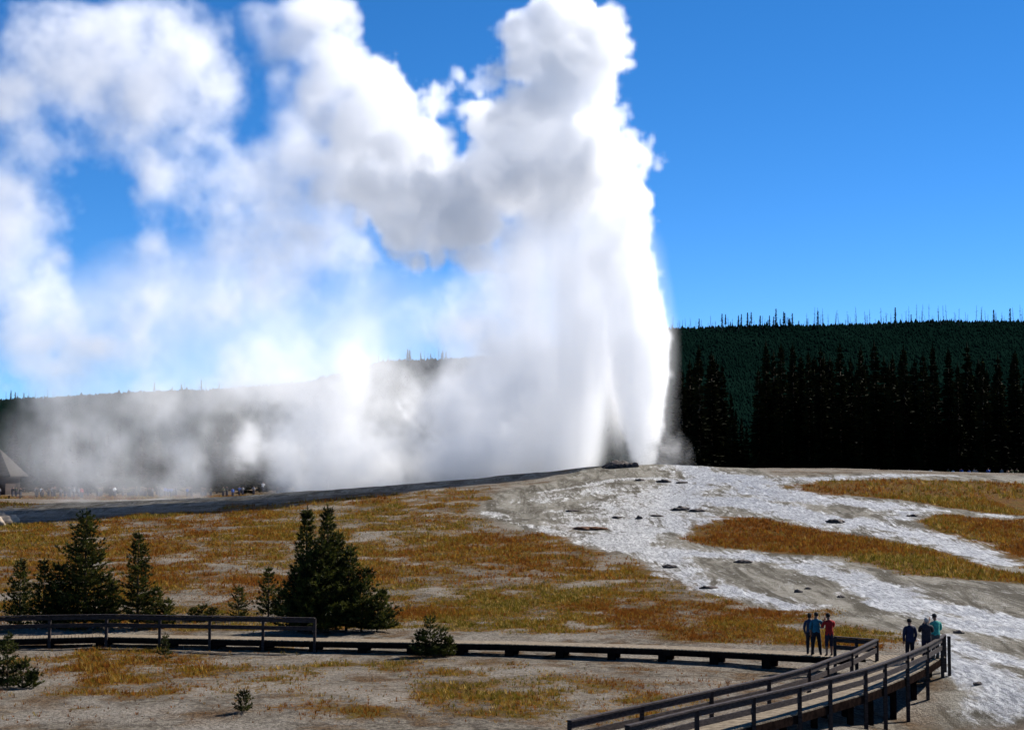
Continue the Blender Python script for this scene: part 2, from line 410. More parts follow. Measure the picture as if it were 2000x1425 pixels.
# ------------------------------------------------------------------ dry grass (uncountable)
def grass_field(name, n_try, xr, yr, seed, hmin, hmax, label, dens=1.0, blades=6):
    rng = np.random.default_rng(seed)
    x = rng.uniform(*xr, n_try); y = rng.uniform(*yr, n_try)
    inv = np.abs(x) < y * 0.335 + 3
    x, y = x[inv], y[inv]
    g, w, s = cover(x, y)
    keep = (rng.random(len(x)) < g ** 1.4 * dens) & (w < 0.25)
    x, y, g = x[keep], y[keep], g[keep]
    walk = walk_distance(x, y) > 1.15
    x, y, g = x[walk], y[walk], g[walk]
    n = len(x)
    z = ground_z(x, y) - 0.02
    pal = np.array([(0.27, 0.145, 0.022), (0.20, 0.070, 0.012), (0.150, 0.112, 0.014), (0.36, 0.245, 0.07), (0.23, 0.125, 0.016), (0.095, 0.082, 0.014), (0.13, 0.045, 0.012)])
    zone = fnoise(x / 7.0, y / 9.0, 77, 3)
    pick = np.where(zone + rng.normal(0, 0.3, n) > 0.20, rng.choice([2, 2, 3, 5], n), np.where(zone + rng.normal(0, 0.3, n) < -0.14, rng.choice([1, 1, 6], n), rng.choice([0, 4, 1, 0], n)))
    tint = pal[pick] * rng.uniform(0.65, 1.25, (n, 1))
    H = rng.uniform(hmin, hmax, n) * (0.6 + 0.6 * g)
    nb = n * blades
    a = rng.uniform(0, 2 * np.pi, nb)
    c = np.repeat(np.stack([x, y, z], 1), blades, 0)
    h = np.repeat(H, blades) * rng.uniform(0.55, 1.1, nb)
    r0 = np.repeat(H, blades) * rng.uniform(0.0, 0.35, nb)
    lean = h * rng.uniform(0.15, 0.75, nb)
    ca, sa = np.cos(a), np.sin(a)
    base = c + np.stack([ca * r0, sa * r0, np.zeros(nb)], 1)
    wv = np.repeat(H, blades) * rng.uniform(0.05, 0.10, nb)
    side = np.stack([-sa * wv, ca * wv, np.zeros(nb)], 1)
    tip = base + np.stack([ca * lean, sa * lean, h], 1)
    V = np.stack([base - side, base + side, tip], 1).reshape(-1, 3)
    F = np.arange(len(V), dtype=np.int32).reshape(-1, 3)
    me = mesh_np(name, V, tris=F, mats=[M['grass']])
    ca_ = me.color_attributes.new('tint', 'FLOAT_COLOR', 'POINT')
    cc = np.ones((nb, 3, 4), np.float32); cc[:, :, :3] = np.repeat(tint, blades, 0)[:, None, :] * rng.uniform(0.8, 1.2, (nb, 1, 1))
    ca_.data.foreach_set('color', cc.ravel())
    tag(link(bpy.data.objects.new(name, me)), label, 'grass', kind='stuff')

# walkway centre line (world metres), also keeps grass off the deck
WALK = np.array([(-46, 73.0), (-23.7, 75.2), (-19.0, 76.4), (-15.8, 75.8), (-8.9, 74.5), (0.0, 73.1), (6.7, 71.2), (10.9, 69.3), (14.4, 67.5)])
RAIL_L = np.array([(14.75, 66.0), (12.8, 61.5), (11.35, 58.7), (10.3, 56.6), (8.45, 53.6), (6.2, 50.6), (3.8, 47.4), (1.6, 44.4)])
RAIL_R = np.array([(17.55, 67.1), (16.1, 63.8), (14.6, 60.8), (13.15, 58.1), (12.05, 56.2), (10.35, 53.7), (9.0, 51.7), (7.2, 49.3), (5.2, 46.7), (3.0, 43.6)])
def walk_distance(x, y):
    d = line_d(WALK, x, y, [1.0] * len(WALK))
    mid = (RAIL_L + RAIL_R[[0, 2, 3, 4, 5, 6, 8, 9]]) / 2
    return np.minimum(d, line_d(mid, x, y, [1.0] * len(mid)))

grass_field('grass', 210000, (-32, 26), (44, 100), 1, 0.08, 0.24, 'short dry golden and rust grass over the gravel around the boardwalk', 1.0)
grass_field('grass', 110000, (-50, 48), (100, 165), 2, 0.16, 0.36, 'dry ochre grass covering the slope and islands between the runoff channels', 1.2, 5)
grass_field('grass', 60000, (-85, 85), (165, 300), 3, 0.25, 0.5, 'golden grass on the far rise below the dark trees', 1.2, 5)

# ------------------------------------------------------------------ mesh builders
class MB:
    def __init__(self): self.v, self.f, self.mi = [], [], []
    def box(self, c, sx, sy, sz, rz=0.0, mi=0):
        ca, sa = math.cos(rz), math.sin(rz); k = len(self.v)
        for dz in (-sz / 2, sz / 2):
            for dx, dy in ((-sx / 2, -sy / 2), (sx / 2, -sy / 2), (sx / 2, sy / 2), (-sx / 2, sy / 2)):
                self.v.append((c[0] + dx * ca - dy * sa, c[1] + dx * sa + dy * ca, c[2] + dz))
        for q in ((0, 3, 2, 1), (4, 5, 6, 7), (0, 1, 5, 4), (1, 2, 6, 5), (2, 3, 7, 6), (3, 0, 4, 7)):
            self.f.append(tuple(k + j for j in q)); self.mi.append(mi)
    def beam(self, p, q, w, h, mi=0):
        p, q = Vector(p), Vector(q); d = (q - p).normalized()
        s = d.cross(Vector((0, 0, 1)))
        s = s.normalized() if s.length > 1e-4 else Vector((1, 0, 0))
        u = s.cross(d).normalized(); k = len(self.v)
        for e in (p, q):
            for a, b in ((-1, -1), (1, -1), (1, 1), (-1, 1)):
                self.v.append(tuple(e + s * (a * w / 2) + u * (b * h / 2)))
        for f in ((0, 1, 2, 3), (7, 6, 5, 4), (0, 4, 5, 1), (1, 5, 6, 2), (2, 6, 7, 3), (3, 7, 4, 0)):
            self.f.append(tuple(k + j for j in f)); self.mi.append(mi)
    def tube(self, pts, rad, n=6, mi=0):
        k0 = len(self.v); pts = [Vector(p) for p in pts]
        for j, p in enumerate(pts):
            d = (pts[min(j + 1, len(pts) - 1)] - pts[max(j - 1, 0)]).normalized()
            s = d.cross(Vector((0.13, 0.97, 0.2))).normalized(); u = d.cross(s)
            for a in range(n):
                t = 2 * math.pi * a / n
                self.v.append(tuple(p + (s * math.cos(t) + u * math.sin(t)) * rad[j]))
        for j in range(len(pts) - 1):
            for a in range(n):
                b = (a + 1) % n
                self.f.append((k0 + j * n + a, k0 + j * n + b, k0 + (j + 1) * n + b, k0 + (j + 1) * n + a)); self.mi.append(mi)
        self.f.append(tuple(k0 + a for a in range(n))[::-1]); self.mi.append(mi)
        self.f.append(tuple(k0 + (len(pts) - 1) * n + a for a in range(n))); self.mi.append(mi)
    def tri(self, a, b, c, mi=0):
        k = len(self.v); self.v += [tuple(a), tuple(b), tuple(c)]; self.f.append((k, k + 1, k + 2)); self.mi.append(mi)
    def mesh(self, name, mats, smooth=False):
        me = bpy.data.meshes.new(name); me.from_pydata(self.v, [], self.f)
        for m in (mats if isinstance(mats, (list, tuple)) else [mats]): me.materials.append(m)
        if len(me.materials) > 1: me.polygons.foreach_set('material_index', self.mi)
        if smooth: me.polygons.foreach_set('use_smooth', [True] * len(me.polygons))
        me.update(); return me
    def build(self, name, mats, parent=None, smooth=False):
        o = link(bpy.data.objects.new(name, self.mesh(name, mats, smooth)))
        if parent: o.parent = parent
        return o

def copy_tree(o, parent=None):
    c = o.copy(); COL.objects.link(c)
    if parent: c.parent = parent
    for ch in list(o.children): copy_tree(ch, c)
    return c

# ------------------------------------------------------------------ boardwalk
DECK_Z = 0.5
walk_root = empty('boardwalk', (0, 0, 0))
tag(walk_root, 'weathered timber boardwalk on low posts with a railed ramp', 'boardwalk')
rnd = random.Random(4)

def resample(P, step):
    P = [Vector((p[0], p[1], 0)) for p in P]; out = []
    for a, b in zip(P[:-1], P[1:]):
        n = max(1, int((b - a).length / step))
        for j in range(n): out.append((a.lerp(b, j / n), (b - a).normalized()))
    return out

def deck_along(P, width, name):
    mb = MB()
    for (p, d) in resample(P, 0.155):
        ang = math.atan2(d.y, d.x)
        mb.box((p.x, p.y, DECK_Z - 0.02 + rnd.uniform(-0.004, 0.004)), 0.135, width + rnd.uniform(-0.05, 0.03), 0.04, ang)
    return mb.build(name, M['plank'], walk_root)

def stringers(P, width, z, h, sides=(-1, 1)):
    for s in sides:
        for a, b in zip(P[:-1], P[1:]):
            a, b = Vector((a[0], a[1], 0)), Vector((b[0], b[1], 0)); d = (b - a).normalized(); nrm = Vector((-d.y, d.x, 0))
            o = nrm * s * (width / 2 - 0.06)
            mb = MB(); mb.beam(a + o + Vector((0, 0, z)), b + o + Vector((0, 0, z)), 0.06, h)
            mb.build('stringer', M['beam'], walk_root)

WW = 1.35
deck_along(WALK, WW, 'deck')
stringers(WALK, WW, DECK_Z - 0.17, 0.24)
for (p, d) in resample(WALK, 2.0):
    for s in (-1, 1):
        q = p + Vector((-d.y, d.x, 0)) * s * 0.5
        g = float(ground_z(q.x, q.y)); mb = MB()
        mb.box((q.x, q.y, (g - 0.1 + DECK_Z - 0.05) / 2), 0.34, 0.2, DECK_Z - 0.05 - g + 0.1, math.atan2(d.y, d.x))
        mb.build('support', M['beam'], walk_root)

def rail_run(P, post_ts, top, mid, side_z=-0.35, post_w=0.12, cap_w=0.16):
    """posts at the listed points, cap rail and mid rail between them"""
    for (x, y) in post_ts:
        g = min(float(ground_z(x, y)) - 0.1, DECK_Z + side_z); mb = MB()
        mb.box((x, y, (g + top - 0.022) / 2), post_w, post_w, top - 0.022 - g, rnd.uniform(-0.1, 0.1))
        mb.build('post', M['wood'], walk_root)
    for a, b in zip(P[:-1], P[1:]):
        mb = MB(); mb.beam((*a, top), (*b, top), cap_w, 0.045); mb.build('top_rail', M['wood'], walk_root)
        mb = MB(); mb.beam((*a, top - 0.125), (*b, top - 0.125), 0.05, 0.17); mb.build('side_rail', M['wood'], walk_root)
        mb = MB(); mb.beam((*a, mid), (*b, mid), 0.05, 0.18); mb.build('mid_rail', M['wood'], walk_root)

# railing on the near side of the long straight
def front_edge(px):
    X = (px - CX) / FPX * 74.5
    c = np.interp(X, WALK[:, 0], WALK[:, 1]); return (X * (c - 0.68) / 74.5, c - 0.72)
fence_pts = [front_edge(p) for p in (-210, -105, 5, 105, 215, 318, 415, 518, 618)]
rail_run(fence_pts, fence_pts, DECK_Z + 1.02, DECK_Z + 0.55)

# ramp
def interp_line(P, t):
    P = np.asarray(P); s = np.r_[0, np.cumsum(np.linalg.norm(np.diff(P, axis=0), axis=1))]; t = t * s[-1]
    return np.array([np.interp(t, s, P[:, 0]), np.interp(t, s, P[:, 1])])
mb = MB(); NP = 165
for j in range(NP):
    t0, t1 = j / NP, (j + 0.88) / NP
    a0, a1, b0, b1 = interp_line(RAIL_L, t0), interp_line(RAIL_L, t1), interp_line(RAIL_R, t0), interp_line(RAIL_R, t1)
    k = len(mb.v); zt = DECK_Z + rnd.uniform(-0.004, 0.004)
    for z in (zt - 0.045, zt):
        for p in (a0, b0, b1, a1): mb.v.append((p[0], p[1], z))
    for q in ((0, 3, 2, 1), (4, 5, 6, 7), (0, 1, 5, 4), (1, 2, 6, 5), (2, 3, 7, 6), (3, 0, 4, 7)):
        mb.f.append(tuple(k + q_ for q_ in q)); mb.mi.append(0)
mb.build('ramp_deck', M['plank'], walk_root)
mb = MB()                                              # landing where ramp and long straight meet
LAND = [(13.7, 67.05), (14.75, 66.03), (17.53, 67.12), (17.9, 68.1), (14.6, 68.25)]
nb = 20
for j in range(nb):
    x0 = 13.75 + j * 0.205; x1 = x0 + 0.18
    ylo = np.interp((x0 + x1) / 2, [13.7, 14.75, 17.53, 17.9], [67.9, 66.05, 67.15, 67.5]); 
    mb.box(((x0 + x1) / 2, (ylo + 68.2) / 2, DECK_Z - 0.028), x1 - x0, 68.2 - ylo, 0.04)
mb.build('landing_deck', M['plank'], walk_root)
for RL in (RAIL_L, RAIL_R):
    for a, b in zip(RL[:-1], RL[1:]):
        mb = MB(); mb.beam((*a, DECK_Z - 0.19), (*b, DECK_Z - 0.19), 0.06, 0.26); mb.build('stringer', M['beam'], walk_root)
RTOP, RMID = DECK_Z + 0.84, DECK_Z + 0.42
def off(P, d):
    P = np.asarray(P, float); T = np.gradient(P, axis=0); T /= np.linalg.norm(T, axis=1)[:, None]
    return P + np.stack([-T[:, 1], T[:, 0]], 1) * d
RLo, RRo = off(RAIL_L, -0.06), off(RAIL_R, 0.06)
rail_run([tuple(p) for p in RLo], [tuple(p) for p in RLo], RTOP, RMID)
rail_run([tuple(p) for p in RRo], [tuple(p) for p in RRo], RTOP, RMID, -0.9)
back = [(13.25, 67.25), (14.0, 66.6), (14.72, 66.05)]
rail_run(back, back[:2], RTOP, RMID)
for x, y in ((17.95, 67.3), (17.98, 68.1)):
    mb = MB(); mb.box((x, y, 0.4), 0.11, 0.11, 1.9); mb.build('post', M['wood'], walk_root)
mb = MB(); mb.beam((17.55, 67.1, RTOP), (17.98, 68.1, RTOP), 0.15, 0.045); mb.build('top_rail', M['wood'], walk_root)
for (p, d) in resample(RRo, 2.4):                      # ramp legs and bracing boards on the open side
    g = float(ground_z(p.x, p.y)); mb = MB()
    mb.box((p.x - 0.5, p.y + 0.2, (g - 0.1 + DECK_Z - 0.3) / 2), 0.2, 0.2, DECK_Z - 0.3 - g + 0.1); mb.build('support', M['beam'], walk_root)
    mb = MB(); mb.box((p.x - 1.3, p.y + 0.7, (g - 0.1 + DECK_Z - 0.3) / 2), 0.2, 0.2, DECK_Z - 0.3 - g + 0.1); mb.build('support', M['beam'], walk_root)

# ------------------------------------------------------------------ young pines by the boardwalk
def needle_tuft(mb, c, d, r, rng, n, w):
    """a brush of needles round the end of a twig"""
    d = Vector(d).normalized(); s = d.orthogonal().normalized(); u = d.cross(s)
    for _ in range(n):
        a = rng.uniform(0, 2 * math.pi); sp = rng.uniform(0.2, 1.0)
        o = (d * (1.25 - 0.75 * sp) + (s * math.cos(a) + u * math.sin(a)) * sp).normalized()
        L = r * rng.uniform(0.7, 1.25)
        side = o.cross(Vector((rng.uniform(-1, 1), rng.uniform(-1, 1), rng.uniform(-1, 1)))).normalized() * w * r
        b = Vector(c) + d * rng.uniform(-0.4, 0.3) * r
        mb.tri(b - side, b + side, b + o * L)

def pine_parts(h, rad, rng, crown, trunk, base=(0, 0, 0), lean=(0, 0), full=1.0, tuft=0.13, bottom=0.06, dens=1.0, taper=0.78):
    b = Vector(base); nw = max(7, int(h / 0.17))
    axis_at = lambda t: b + Vector((lean[0] * t * t, lean[1] * t * t, h * t))
    trunk.tube([axis_at(t) - Vector((0, 0, 0.15 if t == 0 else 0)) for t in (0, 0.25, 0.5, 0.75, 0.97)], [0.018 * h * k for k in (1.0, 0.8, 0.55, 0.3, 0.08)], 7)
    for i in range(nw):
        t = bottom + (0.97 - bottom) * (i + rng.uniform(-0.3, 0.3)) / nw
        t = min(max(t, 0.03), 0.97)
        L0 = rad * full * 1.05 * (1 - t) ** taper * (0.82 + 0.18 * math.sin(i * 2.4)) + 0.05 * h ** 0.5
        if t < 0.15: L0 *= 0.75 + t
        k = rng.randint(6, 8)
        a0 = rng.uniform(0, 6.28)
        for j in range(k):
            L = L0 * rng.choice((rng.uniform(0.5, 0.9), rng.uniform(0.8, 1.15), rng.uniform(1.0, 1.3))); a = a0 + j * 6.283 / k + rng.uniform(-0.35, 0.35)
            o = axis_at(t); out = Vector((math.cos(a), math.sin(a), 0))
            rise = rng.uniform(0.1, 0.45) + 0.35 * t
            m = max(2, int(L / (tuft * 1.15) * dens))
            for q in range(1, m + 1):
                f = q / m
                p = o + out * L * f + Vector((0, 0, L * (rise * f * f - 0.08 * f)))
                dr = out + Vector((0, 0, rise * 1.6 * f + 0.25))
                needle_tuft(crown, p, dr, tuft * rng.uniform(0.9, 1.5), rng, 10, 0.17)
                if q > 1 and L > 0.45:
                    side = Vector((-out.y, out.x, 0)) * rng.choice((-1, 1)) * rng.uniform(0.12, 0.3) * L * (1.05 - f * 0.6)
                    needle_tuft(crown, p + side, dr * 0.6 + side.normalized() * 0.7, tuft * rng.uniform(0.9, 1.4), rng, 9, 0.17)
    for s in range(4):
        needle_tuft(crown, axis_at(0.93 + 0.022 * s), Vector((0, 0, 1)), tuft * 0.9, rng, 8, 0.16)

def sapling(px, yb, yt, wpx, seed, label, leaders=None, full=1.0, name='pine_tree', bottom=0.06, dens=1.0, tuft=0.13, taper=0.85, main_r=1.0):
    x, y = pix(px, yb)
    d = math.hypot(y, 0) ; h = (yb - yt) * y / FPX; rad = wpx * 0.5 * y / FPX
    root = empty(name, on_ground(x, y)); tag(root, label, 'tree')
    rng = random.Random(seed); crown, trunk = MB(), MB()
    pine_parts(h, rad * main_r, rng, crown, trunk, full=full, bottom=bottom, dens=dens, tuft=tuft, taper=taper)
    for (dx, dy, hh, rr, ln) in (leaders or []):
        pine_parts(h * hh, rad * rr, rng, crown, trunk, base=(dx * rad, dy * rad, 0), lean=ln, full=full, bottom=bottom, dens=dens, tuft=tuft, taper=taper)
    trunk.build('trunk', M['bark'], root, True); crown.build('crown', M['needle'], root)
    return root

sapling(165, 1226, 996, 150, 11, 'tall dense young pine behind the boardwalk railing', leaders=[(-0.55, -0.2, 0.55, 0.6, (-0.2, 0)), (0.5, 0.2, 0.45, 0.55, (0.1, 0))])
sapling(268, 1226, 1038, 78, 12, 'slender dark pine beside a small side shoot behind the railing', leaders=[(0.9, -0.1, 0.42, 0.7, (0.1, 0)), (1.4, 0.2, 0.3, 0.6, (0.1, 0))])
sapling(38, 1224, 1092, 70, 13, 'small pine with rusty brown needles, one of a close pair', None)
sapling(84, 1226, 1093, 66, 14, 'thin young pine standing against its rusty twin', leaders=[(0.8, 0, 0.55, 0.8, (0.1, 0))])
sapling(638, 1232, 988, 150, 15, 'largest pine by the walk, broad and bushy with two pointed tops', full=1.0, tuft=0.15, taper=0.95,
        main_r=0.55, leaders=[(-0.56, 0.1, 0.985, 0.5, (0.05, 0)), (-0.1, -0.35, 0.74, 1.0, (0, 0)), (0.5, 0.0, 0.68, 0.75, (0.25, 0)), (0.9, -0.1, 0.50, 0.7, (0.35, 0)), (1.3, -0.1, 0.33, 0.6, (0.3, 0)),
                 (-0.72, -0.1, 0.5, 0.7, (-0.25, 0)), (0.2, 0.35, 0.78, 0.7, (0.1, 0)), (-0.35, -0.4, 0.66, 0.8, (-0.1, 0))])
sapling(466, 1206, 1144, 46, 16, 'little bright green pine sapling alone on the gravel', None, tuft=0.10)
sapling(524, 1204, 1108, 60, 17, 'spindly pine sapling close to the bushy pine', leaders=[(0.7, 0, 0.6, 0.7, (0.3, 0))], dens=0.8)
sapling(14, 1342, 1236, 66, 18, 'dark bushy pine growing in front of the boardwalk on bare gravel', leaders=[(0.95, -0.2, 0.55, 0.7, (0.1, 0)), (1.5, -0.3, 0.32, 0.6, (0.1, 0)), (-0.8, 0, 0.7, 0.7, (0, 0))], tuft=0.11)
sapling(840, 1281, 1203, 62, 19, 'low round pine bush touching the near side of the boardwalk', leaders=[(0.7, 0, 0.72, 0.75, (0.1, 0)), (-0.5, -0.2, 0.66, 0.7, (-0.1, 0)), (1.1, -0.1, 0.5, 0.6, (0.1, 0))], tuft=0.11)
sapling(476, 1390, 1347, 36, 20, 'tiny pine seedling on the gravel before the low swell', None, tuft=0.08)
sapling(322, 1288, 1236, 24, 21, 'narrow pine shoot by a railing post', None, tuft=0.08)
sapling(396, 1212, 1180, 46, 22, 'low dark pine scrub behind the railing', leaders=[(0.8, 0, 0.8, 0.8, (0, 0)), (-0.8, 0, 0.8, 0.8, (0, 0))], tuft=0.09)
sapling(756, 1226, 1182, 40, 23, 'small green pine shoot beyond the bushy pine', leaders=[(-0.8, 0, 0.7, 0.8, (0, 0))], tuft=0.09)

# ------------------------------------------------------------------ tall spruces behind the geyser
def spruce_mesh(seed, h=20.0, r=3.2):
    rng = random.Random(seed); mb = MB(); nw = 46
    for i in range(nw):
        t = 0.04 + 0.95 * (i + rng.uniform(-0.3, 0.3)) / nw
        L0 = r * (1 - t) ** 0.72 * (0.85 + 0.3 * rng.random()) + 0.15
        k = rng.randint(6, 9)
        for j in range(k):
            a = rng.uniform(0, 6.283); L = L0 * rng.uniform(0.55, 1.2)
            out = Vector((math.cos(a), math.sin(a), 0)); sd = Vector((-out.y, out.x, 0))
            o = Vector((0, 0, h * t)); dr = -0.28 * L + 0.25 * t * L
            for f0, f1, w in ((0.0, 0.6, 0.20), (0.35, 0.85, 0.26), (0.6, 1.0, 0.16)):
                p0 = o + out * L * f0 + Vector((0, 0, dr * f0 * f0)); p1 = o + out * L * f1 + Vector((0, 0, dr * f1 + 0.1 * L))
                wv = sd * w * L * rng.uniform(0.7, 1.2)
                mb.tri(p0 - wv + Vector((0, 0, -0.25)), p0 + wv + Vector((0, 0, 0.15)), p1)
                mb.tri(p0 + wv + Vector((0, 0, -0.3)), p0 - wv * 0.3 + Vector((0, 0, 0.25)), p1 + sd * 0.3 * rng.uniform(-1, 1))
    for s in range(5):
        a = s * 1.26; mb.tri((0.22 * math.cos(a), 0.22 * math.sin(a), h * 0.955), (0.22 * math.cos(a + 1.3), 0.22 * math.sin(a + 1.3), h * 0.955), (0, 0, h * 1.03))
    tk = MB(); tk.tube([(0, 0, -0.5), (0, 0, h * 0.5), (0, 0, h * 0.98)], [0.26, 0.16, 0.03], 7)
    return mb.mesh('crown', M['needle_far']), tk.mesh('trunk', M['bark'], True)
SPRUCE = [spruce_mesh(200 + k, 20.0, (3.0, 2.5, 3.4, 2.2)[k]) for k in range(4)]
tr = random.Random(9)
def spruce(x, y, h, label, group, wide=1.0):
    root = empty('spruce_tree', on_ground(x, y), tr.uniform(0, 6.28)); s = h / 20.0
    root.scale = (s * wide, s * wide, s); tag(root, label, 'tree', group)
    cm, tm = tr.choice(SPRUCE)
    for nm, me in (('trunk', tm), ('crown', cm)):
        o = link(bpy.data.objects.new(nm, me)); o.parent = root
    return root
WALL_TOPS = [(1290, 720), (1332, 722), (1348, 705), (1366, 676), (1390, 687), (1411, 712), (1428, 770), (1437, 800), (1448, 815), (1458, 830), (1470, 845), (1482, 720), (1497, 669), (1512, 688), (1527, 672), (1550, 672), (1566, 695), (1580, 687), (1604, 680),
             (1622, 700), (1642, 672), (1662, 700), (1683, 678), (1709, 669), (1728, 700), (1745, 695), (1767, 676), (1788, 702), (1805, 691), (1824, 674), (1854, 682), (1872, 712), (1891, 672), (1921, 699), (1951, 695), (1985, 684), (2015, 690), (2050, 680)]
for k, (px, ty) in enumerate(WALL_TOPS):
    Y = 291 + (k * 37 % 11); X = (px - CX) / FPX * Y
    h = EYE.z + (YH - ty) * Y / FPX - float(ground_z(X, Y))
    if px < 1420: lab, grp = 'dark spruce in the clump between the steam column and the gap in the tree wall', 'spruce clump beside the steam column'
    elif px < 1475: lab, grp = 'short spruce standing in the gap of the tree wall', 'short spruces in the gap'
    elif ty <= 676: lab, grp = 'tallest pointed spruce rising above its neighbours in the tree wall beyond the grass', 'tallest spruces of the tree wall'
    else: lab, grp = 'dark spruce of middling height in the front row of the tree wall beyond the grass', 'front row of the spruce wall'
    spruce(X, Y, h, lab, grp, 0.95)
for k in range(34):
    px = 1320 + k * 22 + tr.uniform(-8, 8); Y = 306 + tr.uniform(0, 16); X = (px - CX) / FPX * Y
    if 1425 < px < 1475: continue
    ty = 708 + tr.uniform(-12, 30); h = EYE.z + (YH - ty) * Y / FPX - float(ground_z(X, Y))
    spruce(X, Y, h, 'shorter dark spruce filling the second row of the tree wall', 'second row of the spruce wall', 1.15)
for k in range(30):
    px = 20 + k * 24 + tr.uniform(-10, 10); Y = 318 + tr.uniform(0, 25); X = (px - CX) / FPX * Y
    ty = 850 + tr.uniform(-35, 25); h = EYE.z + (YH - ty) * Y / FPX - float(ground_z(X, Y))
    spruce(X, Y, h, 'dark spruce behind the crowd at the foot of the hill, veiled by steam', 'spruces behind the crowd', 1.3)

# ------------------------------------------------------------------ forested hill
_rx = np.array([-400, -240, -192, -144, -96, -62, -31, 0, 40, 72, 96, 144, 240, 400]) * 1.0
_ry = np.array([800, 780, 768, 757, 742, 703, 699, 690, 668, 640, 634, 630, 624, 622])
HY0, HY1 = 430.0, 760.0
def hill_z(x, y):
    xr = np.asarray(x, float) * HY1 / np.clip(y, HY0, HY1)
    ridge = EYE.z + (YH - (np.interp(xr, _rx, _ry) + 5)) * HY1 / FPX
    t = np.clip((np.asarray(y, float) - HY0) / (HY1 - HY0), 0, 1)
    return 3.5 + (ridge - 3.5) * (0.25 * t + 0.75 * t ** 1.25) + 1.2 * fnoise(np.asarray(x) / 40, np.asarray(y) / 40, 5, 3) - 22 * ss(y, 765, 900)
hx = np.linspace(-460, 460, 150); hy = np.r_[np.linspace(HY0, HY1, 60), np.linspace(772, 1000, 12)]
HX, HYm = np.meshgrid(hx, hy)
hv = np.stack([HX.ravel(), HYm.ravel(), hill_z(HX, HYm).ravel()], 1)
i = np.arange(hv.shape[0]).reshape(len(hy), len(hx))
hq = np.stack([i[:-1, :-1].ravel(), i[:-1, 1:].ravel(), i[1:, 1:].ravel(), i[1:, :-1].ravel()], 1)
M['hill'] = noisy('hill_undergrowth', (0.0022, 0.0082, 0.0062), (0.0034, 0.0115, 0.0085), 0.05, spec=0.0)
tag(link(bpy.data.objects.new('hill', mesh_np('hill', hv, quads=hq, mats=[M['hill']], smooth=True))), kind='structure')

def hill_forest():
    rng = np.random.default_rng(5); n = 90000
    y = rng.uniform(HY0 + 10, HY1 + 6, n); x = rng.uniform(-0.345, 0.345, n) * y
    z = hill_z(x, y) - 0.3
    h = rng.uniform(0.8, 1.9, n) * np.where(rng.random(n) < 0.05, 1.6, 1.0); r = h * rng.uniform(0.30, 0.5, n)
    V, F = [], []; S = 5; k = 0
    a = np.linspace(0, 2 * np.pi, S, endpoint=False)
    rot = rng.uniform(0, 6.28, (n, 1)) + a[None]
    c = np.stack([x, y, z], 1)
    for lo, hi, rr in ((0.0, 1.0, 1.0),):
        jit = rng.uniform(0.7, 1.25, (n, S))
        ring = np.stack([c[:, None, 0] + np.cos(rot) * (r * rr)[:, None] * jit, c[:, None, 1] + np.sin(rot) * (r * rr)[:, None] * jit, (z + h * lo)[:, None] + rng.uniform(-.1, .1, (n, S)) * h[:, None]], 2)
        tip = np.stack([x, y, z + h * hi], 1)[:, None, :]
        v = np.concatenate([ring, tip], 1)
        base = k + np.arange(n)[:, None] * (S + 1)
        for s in range(S):
            F.append(np.concatenate([base + s, base + (s + 1) % S, base + S], 1))
        V.append(v.reshape(-1, 3)); k += n * (S + 1)
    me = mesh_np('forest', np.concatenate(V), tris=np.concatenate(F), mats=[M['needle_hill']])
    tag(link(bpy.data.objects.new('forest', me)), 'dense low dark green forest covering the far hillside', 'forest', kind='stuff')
hill_forest()

def snag_mesh(seed, live):
    rng = random.Random(seed); mb = MB(); h = 10.0
    mb.tube([(0, 0, -0.8), (rng.uniform(-.15, .15), 0, h * 0.5), (rng.uniform(-.3, .3), 0, h)], [0.14, 0.10, 0.04], 6)
    for k in range(9 if not live else 4):
        z = h * rng.uniform(0.3, 0.95); a = rng.uniform(0, 6.28); L = rng.uniform(0.3, 1.0)
        mb.tube([(0, 0, z), (math.cos(a) * L, math.sin(a) * L, z + rng.uniform(-.2, .3))], [0.06, 0.025], 4)
    return mb.mesh('dead_tree', M['snag'])
SNAG = [snag_mesh(70 + k, False) for k in range(4)]
THIN = []
for k in range(3):
    rng = random.Random(90 + k); cr = MB(); h = 10.0
    for i in range(26):
        t = 0.25 + 0.74 * i / 26; L0 = (1.9 - 1.5 * t) * rng.uniform(0.4, 1.2)
        for j in range(5):
            a = rng.uniform(0, 6.28); o = Vector((math.cos(a), math.sin(a), 0)); s = Vector((-o.y, o.x, 0)) * 0.3
            p = Vector((0, 0, h * t)); cr.tri(p - s, p + s + Vector((0, 0, 0.3)), p + o * L0 + Vector((0, 0, -0.2)))
    tk = MB(); tk.tube([(0, 0, -0.8), (0, 0, h)], [0.2, 0.04], 6)
    THIN.append((cr.mesh('crown', M['needle_hill']), tk.mesh('trunk', M['snag'])))
def ridge_tree(px, hpx, live, label, group):
    Y = HY1 - tr.uniform(0, 10); X = (px - CX) / FPX * Y
    z = float(hill_z(X, Y)); h = (hpx + 5) * Y / FPX; s = h / 10.0
    if live:
        root = empty('pine_tree', (X, Y, z), tr.uniform(0, 6)); cm, tm = tr.choice(THIN)
        for nm, me in (('crown', cm), ('trunk', tm)):
            o = link(bpy.data.objects.new(nm, me)); o.parent = root
    else:
        root = link(bpy.data.objects.new('dead_tree', tr.choice(SNAG))); root.location = (X, Y, z); root.rotation_euler = (tr.gauss(0, 0.03), tr.gauss(0, 0.05), tr.uniform(0, 6))
    root.scale = (s ** 0.5, s ** 0.5, s)
    tag(root, label, 'tree', group)
RIGHT_D = 'bare dead trunk standing on the ridge above the spruce wall'
RIGHT_L = 'thin ragged live pine on the ridge above the spruce wall'
